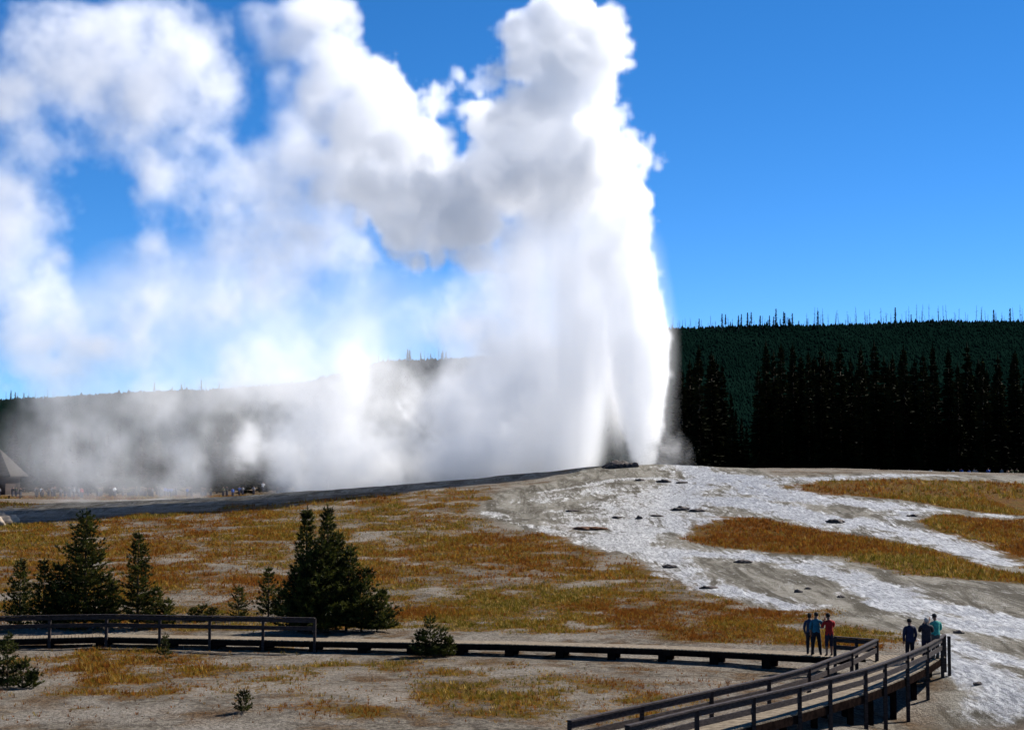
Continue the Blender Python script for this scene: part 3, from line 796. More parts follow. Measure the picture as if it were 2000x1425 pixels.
for k in range(150):
    px = 1312 + k * 4.7 + tr.uniform(-9, 9)
    clump = 1400 < px < 1560
    hh = (tr.uniform(6, 20) if tr.random() < 0.6 else tr.uniform(18, 36)) if px > 1560 else (tr.uniform(8, 26) if clump else tr.uniform(5, 22))
    live = tr.random() < (0.5 if clump else 0.12)
    ridge_tree(px, hh, live, RIGHT_L if live else RIGHT_D, 'ridge pines above the spruce wall' if live else 'snags above the spruce wall')
for px in (1412, 1450, 1462, 1505, 1518, 1533, 1600, 1945):
    ridge_tree(px, tr.uniform(20, 36), True, RIGHT_L, 'ridge pines above the spruce wall')
for k in range(44):
    px = tr.choice((tr.uniform(0, 110), tr.uniform(270, 440), tr.uniform(735, 880), tr.uniform(735, 880)))
    live = tr.random() < 0.5
    ridge_tree(px, tr.uniform(8, 22), live, 'small live pine on the hazy ridge behind the drifting steam' if live else 'dead trunk on the hazy ridge behind the drifting steam',
               'ridge pines behind the steam' if live else 'snags behind the steam')
# ------------------------------------------------------------------ rocks
def rock(px, py, wpx, hpx, seed, label, mat='rock', name='rock', flat=1.0, at=None, deep=0.7):
    x, y = at if at else pix(px, py)
    w, h = wpx * y / FPX, hpx * y / FPX
    bm = bmesh.new(); bmesh.ops.create_icosphere(bm, subdivisions=4, radius=1.0)
    rng = random.Random(seed); o1, o2 = rng.uniform(0, 90), rng.uniform(0, 90)
    for v in bm.verts:
        c = v.co.copy()
        n = float(fnoise(c.x * 2.2 + o1 + c.z, c.y * 1.6 + o2 - c.z * 0.7, seed, 4)) * 0.45
        n += float(fnoise(c.x * 6 + o2, c.z * 6 + c.y * 3 + o1, seed + 3, 2)) * 0.12
        v.co = Vector((c.x * w / 2, c.y * w / 2 * deep, max(c.z, -0.35) * h * 0.7)) * (1 + n * 1.3)
    me = bpy.data.meshes.new(name); bm.to_mesh(me); bm.free(); me.materials.append(M[mat])
    me.polygons.foreach_set('use_smooth', [True] * len(me.polygons))
    o = link(bpy.data.objects.new(name, me)); o.location = on_ground(x, y, 0.02); o.rotation_euler = (0, 0, rng.uniform(-0.3, 0.3))
    tag(o, label, 'rock'); return o

rock(1205, 898, 46, 17, 1, 'dark lumpy rock standing at the foot of the water column', at=(12.9, 196.5))
rock(1232, 903, 30, 12, 2, 'lower dark rock leaning against the lump at the vent', at=(14.5, 196.0))
rock(1190, 900, 22, 9, 21, 'small dark knob at the misty side of the vent rocks', at=(11.6, 197.0))
rock(1297, 941, 28, 6, 3, 'flat black ledge in the white runoff just below the vent')
rock(1334, 943, 20, 5, 4, 'shorter black ledge next to the flat one below the vent')
rock(1250, 938, 18, 4, 5, 'thin dark ledge at the shadow edge below the vent')
rock(1118, 998, 26, 4, 6, 'slim dark stone on the grey sinter close to the dry field')
rock(1328, 996, 30, 9, 7, 'brown pointed hummock just above the grassy island')
rock(1360, 998, 34, 6, 71, 'low brown tail of the hummock above the grassy island')
rock(1248, 1013, 12, 8, 8, 'small upright dark stone in the middle of the white flow')
rock(1282, 1008, 26, 4, 9, 'flat dark slab in the middle of the white flow')
rock(1205, 1011, 20, 4, 10, 'flat dark slab on grey sinter next to the upright stone')
rock(1634, 1020, 36, 9, 11, 'rounded dark hummock in the stream beyond the grassy island')
rock(1785, 1008, 26, 5, 12, 'dark flat stone at the tip of the far grass patch')
rock(1452, 1098, 30, 6, 13, 'low dark stone in the flow below the grassy island')
rock(1308, 1108, 26, 7, 14, 'dark brown bank lump at the edge of the dry field')
rock(1382, 1148, 34, 5, 15, 'dark earthy lip where the dry field meets the runoff')
rock(1560, 1156, 20, 6, 16, 'small dark stone, one of a scattered pair on grey flat')
rock(1578, 1150, 12, 4, 17, 'smallest dark stone of the scattered pair on grey flat')
rock(1642, 1166, 14, 5, 18, 'lone dark stone on the grey flat beyond the people in teal and red')
rock(1872, 1236, 20, 7, 19, 'brown stone on the flat past the railing end')
rock(1908, 1337, 16, 7, 20, 'dark round stone on the white flat near the ramp')
rock(1150, 1033, 62, 7, 22, 'isolated reddish brown mound on the pale sinter', 'rock', 'mound')
rock(-14, 1024, 104, 40, 23, 'smooth pale tan sinter mound beyond the young pines', 'pale_sinter', 'sinter_mound', deep=0.9)
b_ = noisy('rusty_mound_earth', (0.055, 0.022, 0.010), (0.11, 0.045, 0.016), 2.0)
for o in COL.objects:
    if o.name == 'mound': o.data.materials[0] = b_

# ------------------------------------------------------------------ lodge by the crowd
lodge_xy = ((-40 - CX) / FPX * 306, 306.0)
lodge = empty('lodge', on_ground(*lodge_xy)); tag(lodge, 'brown timber lodge with a broad grey shingled roof behind the crowd', 'building')
M['lodge_wall'] = noisy('brown_log_wall', (0.022, 0.015, 0.013), (0.05, 0.032, 0.026), 1.5, 0.9, (0.2, 0.2, 4))
M['shingle'] = noisy('grey_brown_shingles', (0.030, 0.026, 0.022), (0.058, 0.050, 0.042), 1.2, 0.9, (1, 1, 3))
M['white'] = noisy('white_canvas', (0.72, 0.72, 0.72), (0.8, 0.8, 0.78), 1.0)
M['glass'] = noisy('dark_window_glass', (0.01, 0.012, 0.016), (0.02, 0.024, 0.03), 1.0, 0.1, spec=0.5)
mb = MB(); mb.box((-5, 5, 1.6), 20, 9, 4.2); mb.build('wall', M['lodge_wall'], lodge)
mb = MB(); k = 0
RV = [(-16, -0.6, 3.4), (6.2, -0.6, 3.4), (2.2, 5, 8.6), (-16, 5, 8.6), (6.2, 10.6, 3.4), (-16, 10.6, 3.4)]
mb.v = RV + [(x, y, z + 0.3) for x, y, z in RV]
mb.f = [(0, 3, 2, 1), (1, 2, 4), (3, 5, 4, 2), (6, 7, 8, 9), (7, 10, 8), (9, 8, 10, 11), (0, 1, 7, 6), (1, 4, 10, 7), (4, 5, 11, 10), (5, 3, 0, 6, 9, 11)]; mb.mi = [0] * len(mb.f)
mb.build('roof', M['shingle'], lodge)
for k in range(6):
    mb = MB(); mb.box((-12 + 3 * k, 0.46, 1.9), 1.1, 0.08, 1.3); wdw = mb.build('window', M['glass'], lodge)
    for dx in (-0.58, 0.58):
        mb = MB(); mb.box((-12 + 3 * k + dx, 0.44, 1.9), 0.1, 0.12, 1.46); mb.build('frame', M['shingle'], wdw)
can = empty('canopy', on_ground(lodge_xy[0] + 3.0, 301)); tag(can, 'white flat canopy on thin posts before the lodge wall', 'canopy')
mb = MB(); mb.box((0, 0, 1.95), 4.4, 1.6, 0.5); mb.build('roof', M['white'], can)
for dx, dy in ((-2, -.7), (2, -.7), (-2, .7), (2, .7)):
    mb = MB(); mb.box((dx, dy, 0.85), 0.08, 0.08, 1.9); mb.build('post', M['lodge_wall'], can)

# ------------------------------------------------------------------ people
def flat(name, c, rough=0.85, amp=0.25):
    return noisy(name, tuple(v * (1 - amp) for v in c), tuple(v * (1 + amp) for v in c), 7.0, rough)
SKIN = flat('skin', (0.22, 0.115, 0.075), 0.6, 0.1); SHOE = flat('dark_shoe', (0.02, 0.018, 0.016)); HAIR = flat('dark_hair', (0.014, 0.010, 0.008)); GREYHAIR = flat('grey_hair', (0.30, 0.27, 0.24))

def person_mesh(name, pose, mats, fingers=True, sub=1):
    """skeleton of joints grown into one continuous skin; every face takes the cloth of its nearest bone"""
    J, E, Rr, tagm = [], [], [], []
    def add(p, r, par, m):
        J.append(Vector(p)); Rr.append(r if isinstance(r, tuple) else (r, r))
        if par is not None: E.append((par, len(J) - 1)); tagm.append(m)
        return len(J) - 1
    st = pose.get('stance', 0.11); bulk = pose.get('bulk', 1.0)
    pel = add((0, 0, 0.95), (0.185 * bulk, 0.13 * bulk), None, 1)
    wai = add((0, 0.0, 1.10), (0.175 * bulk, 0.125 * bulk), pel, 0)
    che = add((0, 0.0, 1.30), (0.20 * bulk, 0.13 * bulk), wai, 0)
    shc = add((0, -0.01, 1.43), (0.12 * bulk, 0.085 * bulk), che, 0)
    nec = add((0, 0.0, 1.53), 0.058, shc, 2)
    hd = pose.get('head', (0, 0.02))
    h1 = add((hd[0] * 0.5, hd[1], 1.61), (0.072, 0.085), nec, 2)
    h2 = add((hd[0], hd[1] * 1.3, 1.68), (0.080, 0.098), h1, 2)
    h3 = add((hd[0], hd[1] * 1.3, 1.755), (0.055, 0.07), h2, 2)
    add((hd[0], hd[1] * 1.3 + 0.10, 1.645), 0.014, h1, 2)                        # nose
    for s in (-1, 1): add((hd[0] + s * 0.085, hd[1] * 1.3 - 0.005, 1.66), 0.016, h2, 2)    # ears
    for s, arm in ((-1, pose['left']), (1, pose['right'])):
        sh = add((s * 0.185 * bulk, -0.01, 1.42), 0.075 * bulk, shc, 0)
        el = add(arm[0], 0.060 * bulk, sh, 0)
        fm = 2 if pose.get('short_sleeve', False) else 0
        wr = add(arm[1], 0.030 if fm == 2 else 0.045 * bulk, el, fm)
        dr = (Vector(arm[1]) - Vector(arm[0])).normalized()
        if len(arm) > 2: dr = Vector(arm[2]).normalized()
        pm = add(Vector(arm[1]) + dr * 0.07, (0.040, 0.022), wr, 2)
        if fingers:
            sd = dr.cross(Vector((0, 1, 0))); sd = sd.normalized() if sd.length > 0.1 else Vector((1, 0, 0)); up = sd.cross(dr)
            for q, (o, L) in enumerate(((-0.03, 0.062), (-0.01, 0.078), (0.01, 0.074), (0.03, 0.058))):
                a = add(Vector(arm[1]) + dr * 0.11 + sd * o, 0.0095, pm, 2)
                b = add(Vector(arm[1]) + dr * (0.11 + L * 0.55) + sd * o + up * 0.012, 0.0085, a, 2)
                add(Vector(arm[1]) + dr * (0.11 + L) + sd * o * 1.05 + up * 0.034, 0.0075, b, 2)
            a = add(Vector(arm[1]) + dr * 0.05 - sd * 0.045, 0.011, pm, 2)
            add(Vector(arm[1]) + dr * 0.095 - sd * 0.07 + up * 0.015, 0.009, a, 2)
    for s, leg in ((-1, pose.get('lleg', (0, 0))), (1, pose.get('rleg', (0, 0)))):
        hip = add((s * 0.09, 0, 0.88), (0.11 * bulk, 0.115 * bulk), pel, 1)
        kn = add((s * (0.5 * st + 0.05) + leg[0] * 0.5, 0.03 + leg[1] * 0.5, 0.50), 0.085, hip, 1)
        lm = 2 if pose.get('shorts', False) else 1
        an = add((s * st + leg[0], leg[1], 0.09), 0.062 if lm == 1 else 0.036, kn, lm)
        he = add((s * st + leg[0], leg[1] - 0.03, 0.045), 0.045, an, 3)
        add((s * st * 1.15 + leg[0], leg[1] + 0.17, 0.035), (0.045, 0.035), an, 3)
    me = bpy.data.meshes.new(name); me.from_pydata(J, E, [])
    ob = bpy.data.objects.new(name, me); COL.objects.link(ob)
    sk = ob.modifiers.new('skin', 'SKIN'); sk.use_smooth_shade = True; sk.branch_smoothing = 0.3
    for v, r in zip(me.skin_vertices[0].data, Rr): v.radius = r
    me.skin_vertices[0].data[0].use_root = True
    if sub:
        sd_ = ob.modifiers.new('sub', 'SUBSURF'); sd_.levels = sub; sd_.render_levels = sub
    dg = bpy.context.evaluated_depsgraph_get()
    out = bpy.data.meshes.new_from_object(ob.evaluated_get(dg)); out.name = name
    bpy.data.objects.remove(ob); bpy.data.meshes.remove(me)
    out.materials.clear()
    for m in mats: out.materials.append(m)
    A = np.array([J[a] for a, b in E]); B = np.array([J[b] for a, b in E]); T = np.array(tagm)
    W = np.array([max(Rr[b]) for a, b in E])
    nP = len(out.polygons); C = np.zeros(nP * 3, np.float32); out.polygons.foreach_get('center', C); C = C.reshape(-1, 3)
    D = B - A; L2 = (D * D).sum(1) + 1e-9
    t = np.clip(((C[:, None] - A[None]) * D[None]).sum(2) / L2[None], 0, 1)
    dist = np.linalg.norm(C[:, None] - (A[None] + t[..., None] * D[None]), axis=2) - W[None]
    mi = T[np.argmin(dist, axis=1)]
    if pose.get('shorts'): mi = np.where((mi == 2) & (C[:, 2] > 0.42) & (C[:, 2] < 0.9) & (np.abs(C[:, 0]) < 0.22), 1, mi)
    mi = np.where((mi == 0) & (C[:, 2] < pose.get('hem', 0.98)) & (np.abs(C[:, 0]) < 0.2), 1, mi)
    if 'hem' in pose: mi = np.where((mi == 1) & (C[:, 2] > pose['hem']), 0, mi)
    out.polygons.foreach_set('material_index', mi.astype(np.int32)); out.polygons.foreach_set('use_smooth', np.ones(nP, bool)); out.update()
    return out

def hair_mesh(name, mat, hd=(0, 0.02), long=False, cap=False):
    bm = bmesh.new(); bmesh.ops.create_uvsphere(bm, u_segments=18, v_segments=12, radius=1.0)
    for v in bm.verts:
        c = v.co.copy(); low = -0.12 if long else -0.055
        z = c.z * 0.098
        if z < 0: z = max(z * 1.7, low) * (1 if c.y < 0.15 else 0.15)
        n = 1 + 0.05 * float(fnoise(c.x * 4 + 7, c.y * 4 + c.z * 3, 5, 2))
        v.co = Vector((c.x * 0.094 * n, c.y * 0.112 * n, z * n))
    if cap:
        r = [bm.verts.new((0.085 * math.cos(a), 0.09 + 0.105 * math.sin(a), 0.012 - 0.02 * math.sin(a))) for a in np.linspace(0, math.pi, 9)]
        r2 = [bm.verts.new(v.co + Vector((0, 0, 0.012))) for v in r]
        bm.faces.new(r); bm.faces.new(r2[::-1])
        for a in range(8): bm.faces.new((r[a], r[a + 1], r2[a + 1], r2[a]))
    me = bpy.data.meshes.new(name); bm.to_mesh(me); bm.free(); me.materials.append(mat)
    me.polygons.foreach_set('use_smooth', [True] * len(me.polygons)); me.transform(Matrix.Translation((hd[0], hd[1] * 1.3 - 0.012, 1.705)))
    return me

DOWN = lambda s, fw=0.06: ((s * 0.25, -0.02, 1.14), (s * 0.22, fw + 0.05, 0.91))
PHOTO = lambda s: ((s * 0.27, 0.14, 1.20), (s * 0.10, 0.26, 1.50), (-s * 0.4, 0.2, 0.6))
FOLD = lambda s: ((s * 0.30, 0.03, 1.16), (s * 0.02, 0.24, 1.17), (-s, 0.05, 0.05))
def person(x, y, rz, h, name_label, pose, shirt, legs, hair=HAIR, long=False, cap=None):
    mats = [flat('shirt', shirt), flat('trousers', legs), SKIN, SHOE]
    me = person_mesh('person', pose, mats)
    o = link(bpy.data.objects.new('person', me)); o.location = (x, y, DECK_Z + 0.004); o.rotation_euler = (0, 0, rz); s = h / 1.80; o.scale = (s, s, s)
    tag(o, name_label, 'person')
    hm = link(bpy.data.objects.new('cap' if cap else 'hair', hair_mesh('hair', flat('cap_cloth', cap) if cap else hair, pose.get('head', (0, 0.02)), long, bool(cap)))); hm.parent = o
    return o
YP = 67.75
X_ = lambda px, Y: (px - CX) / FPX * Y
person(X_(1577, 68.1), 68.1, R(-20), 1.74, 'person in a dark navy top half hidden behind the one in teal', dict(left=DOWN(-1), right=DOWN(1), head=(-0.02, 0.02)), (0.020, 0.032, 0.06), (0.012, 0.012, 0.016), long=True)
person(X_(1589, YP), YP, R(-8), 1.80, 'person in a teal shirt and black trousers standing with legs apart', dict(left=DOWN(-1), right=FOLD(1), stance=0.17, short_sleeve=True, head=(0.01, 0.03)), (0.018, 0.105, 0.145), (0.008, 0.008, 0.010))
person(X_(1614, 67.5), 67.5, R(12), 1.78, 'person in a red shirt and dark shorts holding something to the face', dict(left=PHOTO(-1), right=PHOTO(1), short_sleeve=True, shorts=True, hem=0.92, bulk=1.08, head=(-0.02, 0.05)), (0.30, 0.012, 0.010), (0.020, 0.018, 0.03))
person(X_(1770, 65.0), 65.0, R(5), 1.78, 'person in a dark navy jacket and trousers standing apart from the pair', dict(left=DOWN(-1, 0.02), right=DOWN(1, 0.02), bulk=1.12, hem=0.90, head=(0, 0.03)), (0.010, 0.014, 0.035), (0.009, 0.009, 0.014))
person(X_(1802, 65.6), 65.6, R(-10), 1.76, 'grey haired person in a bulky dark patterned jacket at the railing', dict(left=PHOTO(-1), right=PHOTO(1), bulk=1.22, hem=0.88, head=(0.02, 0.04)), (0.030, 0.024, 0.028), (0.012, 0.012, 0.030), GREYHAIR, True)
person(X_(1820, 66.3), 66.3, R(25), 1.86, 'person in a bright turquoise shirt and black cap at the railing end', dict(left=PHOTO(-1), right=FOLD(1), short_sleeve=True, bulk=1.12, head=(-0.03, 0.03)), (0.03, 0.25, 0.21), (0.07, 0.065, 0.06), cap=(0.010, 0.010, 0.012))

# crowd: simple standing figures, each an object
def crowd_mat():
    b = Nodes('spectator_clothes'); oi = b.n('ObjectInfo')
    return b.surf(b.principled(oi.outputs['Color'], 0.85, None, 0.1))
CM = crowd_mat(); CT = flat('spectator_trousers', (0.03, 0.03, 0.045))
CROWD = [person_mesh('spectator', p, [CM, CT, SKIN, SHOE], False, 0) for p in (dict(left=DOWN(-1), right=DOWN(1)), dict(left=PHOTO(-1), right=PHOTO(1), bulk=1.1), dict(left=FOLD(-1), right=FOLD(1)))]
CH = hair_mesh('hair', HAIR)
CLOTH = [('blue', (0.04, 0.09, 0.30)), ('black', (0.012, 0.012, 0.014)), ('grey', (0.16, 0.16, 0.17)), ('white', (0.62, 0.62, 0.62)), ('red', (0.40, 0.03, 0.04)), ('olive', (0.06, 0.065, 0.03)), ('brown', (0.09, 0.05, 0.03)), ('tan', (0.30, 0.22, 0.14))]
cr = random.Random(31)
def spectator(x, y, ci, place, group, dz=0.0, h=None):
    nm, c = CLOTH[ci]
    o = link(bpy.data.objects.new('person', cr.choice(CROWD))); o.location = on_ground(x, y, dz); o.rotation_euler = (0, 0, math.atan2(VENT[1] - y, VENT[0] - x) - math.pi / 2 + cr.uniform(-.4, .4))
    s = (h or cr.uniform(1.55, 1.88)) / 1.8; o.scale = (s, s, s); o.color = (*c, 1)
    tag(o, f'distant spectator in {nm} clothes in the crowd {place}', 'person', f'{nm} clad spectators {place}')
    hm = link(bpy.data.objects.new('hair', CH)); hm.parent = o
for k in range(86):
    px = cr.uniform(-5, 330) if k < 62 else cr.uniform(330, 575)
    Y = cr.uniform(277, 292)
    ci = cr.choices(range(8), (2, 7, 4, 1, 0, 4, 5, 1))[0]
    spectator(X_(px, Y), Y, ci, 'by the lodge', '')
spectator(X_(161, 276), 276, 4, 'by the lodge', '', 0, 1.8); spectator(X_(163, 277), 277, 4, 'by the lodge', '', 0, 1.7)
spectator(X_(515, 290), 290, 3, 'by the lodge', '', 0.6, 1.85)
for k in range(64):
    px = cr.uniform(1490, 1720) if k < 40 else cr.uniform(1720, 2010)
    Y = cr.uniform(278, 287)
    ci = cr.choices(range(8), (3, 5, 4, 3, 1, 2, 3, 2))[0]
    spectator(X_(px, Y), Y, ci, 'before the spruce wall', '')
def bench(px, py, wpx, label):
    x, y = pix(px, py); w = wpx * y / FPX
    b = empty('bench', on_ground(x, y)); tag(b, label, 'bench', 'benches facing the geyser')
    for j in range(3):
        mb = MB(); mb.box((0, j * 0.16, 0.45), w, 0.14, 0.05); mb.build('slat', M['plank'], b)
    for s in (-1, 1):
        mb = MB(); mb.box((s * w * 0.42, 0.16, 0.19), 0.12, 0.4, 0.46); mb.build('leg', M['beam'], b)
for px, py, w in ((56, 972, 34), (95, 971, 30), (140, 970, 34), (28, 973, 26)):
    bench(px, py, w, 'long pale bench facing the geyser in front of the crowd by the lodge')
# ------------------------------------------------------------------ steam (density grids)
def lerp_axis(a, n, axis):
    """resample array a to n samples on one axis with smoothed linear interpolation"""
    m = a.shape[axis]
    t = np.linspace(0, m - 1.001, n)
    i = t.astype(np.int32)
    f = (t - i).astype(np.float32)
    f = f * f * (3 - 2 * f)
    sh = [1, 1, 1]; sh[axis] = n
    f = f.reshape(sh)
    return np.take(a, i, axis) * (1 - f) + np.take(a, i + 1, axis) * f

def noise3(shape, cells, rng):
    c = [max(2, int(round(k)) + 1) for k in cells]
    a = rng.standard_normal(c).astype(np.float32) * 0.55
    for ax in (2, 1, 0)[::-1]:
        a = lerp_axis(a, shape[ax], ax)
    return a

def fbm(shape, size, base, octaves, rng, gain=0.5, stretch=(1, 1, 1), billow=False):
    out = np.zeros(shape, np.float32); amp = 1.0; tot = 0.0
    for o in range(octaves):
        w = base / (2.03 ** o)
        n = noise3(shape, [size[k] / (w * stretch[k]) for k in range(3)], rng)
        if billow:
            n = np.abs(n) * 2 - 0.75
        out += amp * n; tot += amp; amp *= gain
    return out / tot

VOX = 0.31
GX0, GX1, GY0, GY1, GZ0, GZ1 = -82.0, 30.0, 186.0, 226.0, 3.0, 70.0
GN = (int((GX1 - GX0) / VOX), int((GY1 - GY0) / VOX), int((GZ1 - GZ0) / VOX))
GS = (GX1 - GX0, GY1 - GY0, GZ1 - GZ0)
gx = (np.arange(GN[0], dtype=np.float32) + 0.5) * VOX + GX0
gy = (np.arange(GN[1], dtype=np.float32) + 0.5) * VOX + GY0
gz = (np.arange(GN[2], dtype=np.float32) + 0.5) * VOX + GZ0
PM = 205.0 / FPX                                       # metres per photo pixel at the plume

def blob_field(blobs, soft):
    """signed 'insideness' in metres: smooth union of spheres (x, y in picture metres, radius, depth offset)"""
    F = np.full(GN, -12.0, np.float32)
    for (px, py, pr, dy, *rest) in blobs:
        sq = rest[0] if rest else 1.0                  # depth squash
        x, z, r = (px - CX) * PM, EYE.z + (YH - py) * PM, pr * PM
        y = 205.0 + dy
        m = r + 12.0
        i0, i1 = np.searchsorted(gx, [x - m, x + m]); k0, k1 = np.searchsorted(gz, [z - m, z + m])
        if i1 <= i0 or k1 <= k0:
            continue
        X = gx[i0:i1, None, None] - x; Y = (gy[None, :, None] - y) / sq; Z = gz[None, None, k0:k1] - z
        d = r - np.sqrt(X * X + Y * Y + Z * Z)
        S = F[i0:i1, :, k0:k1]
        h = np.clip(0.5 + 0.5 * (d - S) / soft, 0, 1)
        F[i0:i1, :, k0:k1] = S * (1 - h) + d * h + soft * h * (1 - h)
    return F

def sstep(a, lo, hi):
    t = np.clip((a - lo) / (hi - lo), 0, 1)
    return t * t * (3 - 2 * t)

def cauliflower(blobs, rng, n, lo=0.22, hi=0.5):
    """add smaller bulges round the rim of each blob"""
    out = list(blobs)
    for (px, py, pr, dy, *r) in blobs:
        for _ in range(n):
            v = rng.standard_normal(3); v /= np.linalg.norm(v)
            q = pr * rng.uniform(lo, hi)
            out.append((px + v[0] * (pr - q * 0.35), py - v[2] * (pr - q * 0.35), q, dy + v[1] * (pr - q * 0.35) * PM))
    return out

def build_density():
    rng = np.random.default_rng(11)
    Zp = YH - (gz - EYE.z) / PM                        # photo row of each layer at the plume
    Xp = CX + gx / PM
    # --- crisp, dense: the head of the eruption
    head = [(1060, 430, 105, 2), (1150, 455, 100, 0), (1190, 400, 72, -1), (1120, 370, 112, 0), (1205, 345, 66, -3), (1040, 340, 105, 2), (1130, 290, 100, 0),
            (1050, 260, 85, 2), (1190, 262, 42, -4), (965, 330, 85, 4), (955, 225, 55, 3), (925, 210, 30, 3), (1000, 230, 62, 0), (1100, 190, 88, 0), (1020, 120, 58, 0),
            (1085, 90, 76, 0), (1160, 110, 76, 0), (1212, 100, 38, 0), (1140, 45, 72, 0), (1050, 50, 62, 0), (1100, 5, 60, 0), (1235, 310, 42, -4), (1205, 440, 62, -2), (950, 420, 80, 3)]
    # --- the water jet and its falling curtain
    jet = [(1262, 905, 22, 0), (1258, 880, 30, 0), (1254, 840, 40, 0), (1252, 800, 46, 0), (1250, 750, 54, 0), (1250, 700, 64, 0), (1246, 650, 66, 0), (1235, 590, 64, 0), (1222, 530, 64, 0), (1205, 480, 66, 0)]
    curtain = [(1170, 520, 100, 2), (1150, 580, 105, 2), (1140, 640, 108, 3), (1130, 700, 108, 3), (1110, 760, 100, 4), (1095, 820, 95, 5), (1080, 880, 90, 5), (1180, 620, 90, 2), (1010, 600, 75, 4), (1030, 530, 75, 3),
               (1170, 760, 66, 5), (965, 560, 55, 4), (1000, 680, 100, 5), (970, 770, 105, 6), (940, 860, 105, 6), (1040, 740, 100, 4), (900, 640, 55, 5), (1060, 480, 80, 2), (880, 800, 85, 7)]
    # --- crisp, dense: the cloud already shed, drifting off
    dri = [(490, 30, 60, 6), (520, 120, 62, 6), (545, 205, 66, 6), (565, 265, 80, 6), (500, 70, 60, 6), (560, 60, 80, 5), (640, 85, 80, 4), (600, 150, 90, 4), (700, 150, 80, 4), (770, 185, 68, 3),
           (835, 178, 36, 3), (862, 160, 18, 3), (690, 240, 105, 4), (785, 280, 92, 3), (820, 370, 95, 2), (740, 360, 95, 3),
           (800, 445, 78, 2), (870, 430, 75, 1), (900, 370, 70, 2), (660, 330, 80, 5), (920, 450, 62, 1), (510, 170, 50, 6),
           (580, -20, 90, 5), (480, -20, 60, 6)]
    # --- soft veils of older steam, torn by the wind
    veil = [(395, 120, 70, 8), (385, 205, 62, 8), (350, 270, 60, 7), (60, 380, 70, 8), (330, 620, 60, 7), (400, 600, 70, 6), (250, 560, 45, 7), (330, 120, 95, 8), (385, 160, 60, 8), (240, 190, 115, 8), (120, 110, 130, 8), (20, 60, 120, 8), (180, 20, 120, 8), (300, 10, 80, 8),
            (20, 250, 90, 8), (290, 340, 90, 6), (390, 350, 90, 6), (470, 320, 75, 6), (560, 380, 95, 5), (420, 440, 85, 5),
            (540, 470, 90, 5), (600, 560, 62, 4), (480, 560, 66, 4), (-10, 500, 105, 7), (60, 560, 95, 7), (30, 660, 115, 7), (140, 670, 105, 7),
            (220, 690, 62, 7), (640, 450, 90, 4), (590, 280, 95, 5), (400, 240, 55, 7), (-60, 380, 110, 7), (-60, 150, 120, 7), (330, 540, 40, 6), (300, 480, 45, 6)]
    # --- mist and falling spray over the ground beside the vent
    mist = [(1080, 740, 100, 4), (980, 700, 95, 5), (990, 850, 110, 5), (900, 640, 50, 4), (880, 800, 92, 6), (850, 880, 95, 6), (740, 900, 100, 7), (640, 895, 105, 7), (560, 860, 110, 8), (620, 780, 100, 8),
            (520, 740, 85, 8), (480, 670, 70, 8), (590, 700, 75, 7), (450, 870, 85, 9), (660, 930, 85, 4), (780, 930, 85, 4),
            (900, 915, 85, 3), (1020, 905, 85, 3), (820, 600, 42, 6), (1100, 880, 80, 4), (560, 930, 70, 6), (960, 620, 62, 5), (1010, 680, 90, 5), (930, 740, 80, 6), (640, 720, 85, 8), (560, 600, 55, 7), (420, 700, 55, 9), (900, 560, 26, 4), (790, 590, 26, 5), (300, 700, 40, 8), (560, 740, 85, 7), (450, 750, 66, 8), (960, 690, 85, 5), (900, 700, 50, 6), (1030, 780, 90, 5), (1296, 893, 16, -1), (1312, 899, 14, -2), (1335, 906, 10, -2), (1285, 880, 18, 0)]
    back = [(520, 700, 130, 8), (640, 700, 110, 8), (60, 880, 110, 12), (250, 880, 110, 12), (420, 860, 110, 11), (300, 600, 170, 8), (120, 640, 150, 9), (480, 560, 150, 7), (650, 620, 130, 6), (820, 640, 110, 6), (940, 640, 90, 5), (350, 780, 120, 9), (150, 800, 120, 10), (720, 780, 120, 8)]
    low = [(350, 830, 95, 9), (260, 800, 85, 10), (200, 860, 90, 10), (110, 830, 80, 11), (330, 900, 85, 9), (240, 920, 66, 10), (420, 780, 85, 9), (60, 760, 70, 9), (120, 910, 60, 10), (740, 720, 70, 9), (800, 780, 60, 9)]

    big = fbm(GN, GS, 11.0, 3, rng)
    bil = fbm(GN, GS, 5.0, 4, rng, gain=0.6, billow=True)
    fine = fbm(GN, GS, 2.4, 3, rng, gain=0.7)
    wisp = fbm(GN, GS, 13.0, 5, rng, gain=0.66, stretch=(1.0, 1.0, 1.25))
    fall = fbm(GN, GS, 3.2, 4, rng, gain=0.6, stretch=(0.8, 0.8, 7.0))

    # head
    F = blob_field(cauliflower(head, rng, 7, 0.3, 0.6), 1.6)
    rim = sstep(Xp, 1000, 1130)[:, None, None]         # the windward side is the crisp one
    F = F + bil * 2.4 + fine * 0.9
    soft = sstep(Zp, 330, 470)[None, None, :] * (1 - sstep(Xp, 1150, 1240))[:, None, None]
    d_head = sstep(F - soft * 1.0, -0.2, 1.1 + 3.5 * soft) * (0.60 - 0.25 * soft)
    # jet
    J = blob_field(jet, 2.0)
    jw = sstep(Zp, 420, 560)[None, None, :]
    F = J + fall * (2.0 - 1.5 * sstep(Zp, 760, 860)[None, None, :]) + fine * 0.7 + bil * 0.8 * (1 - sstep(Zp, 600, 800)[None, None, :])
    d_jet = sstep(F, 0.0, 1.0) * np.clip(0.60 + 0.45 * fall, 0.25, 1.2) * (0.3 + 0.7 * jw)
    Ch = J + fall * 2.6 + 1.2
    d_halo = sstep(Ch, -0.8, 3.2) * 0.055
    C = blob_field(curtain, 3.5)
    gap = 1 - 0.62 * np.exp(-(((Xp - 1192) / 15) ** 2))[:, None, None] * sstep(Zp, 640, 800)[None, None, :]
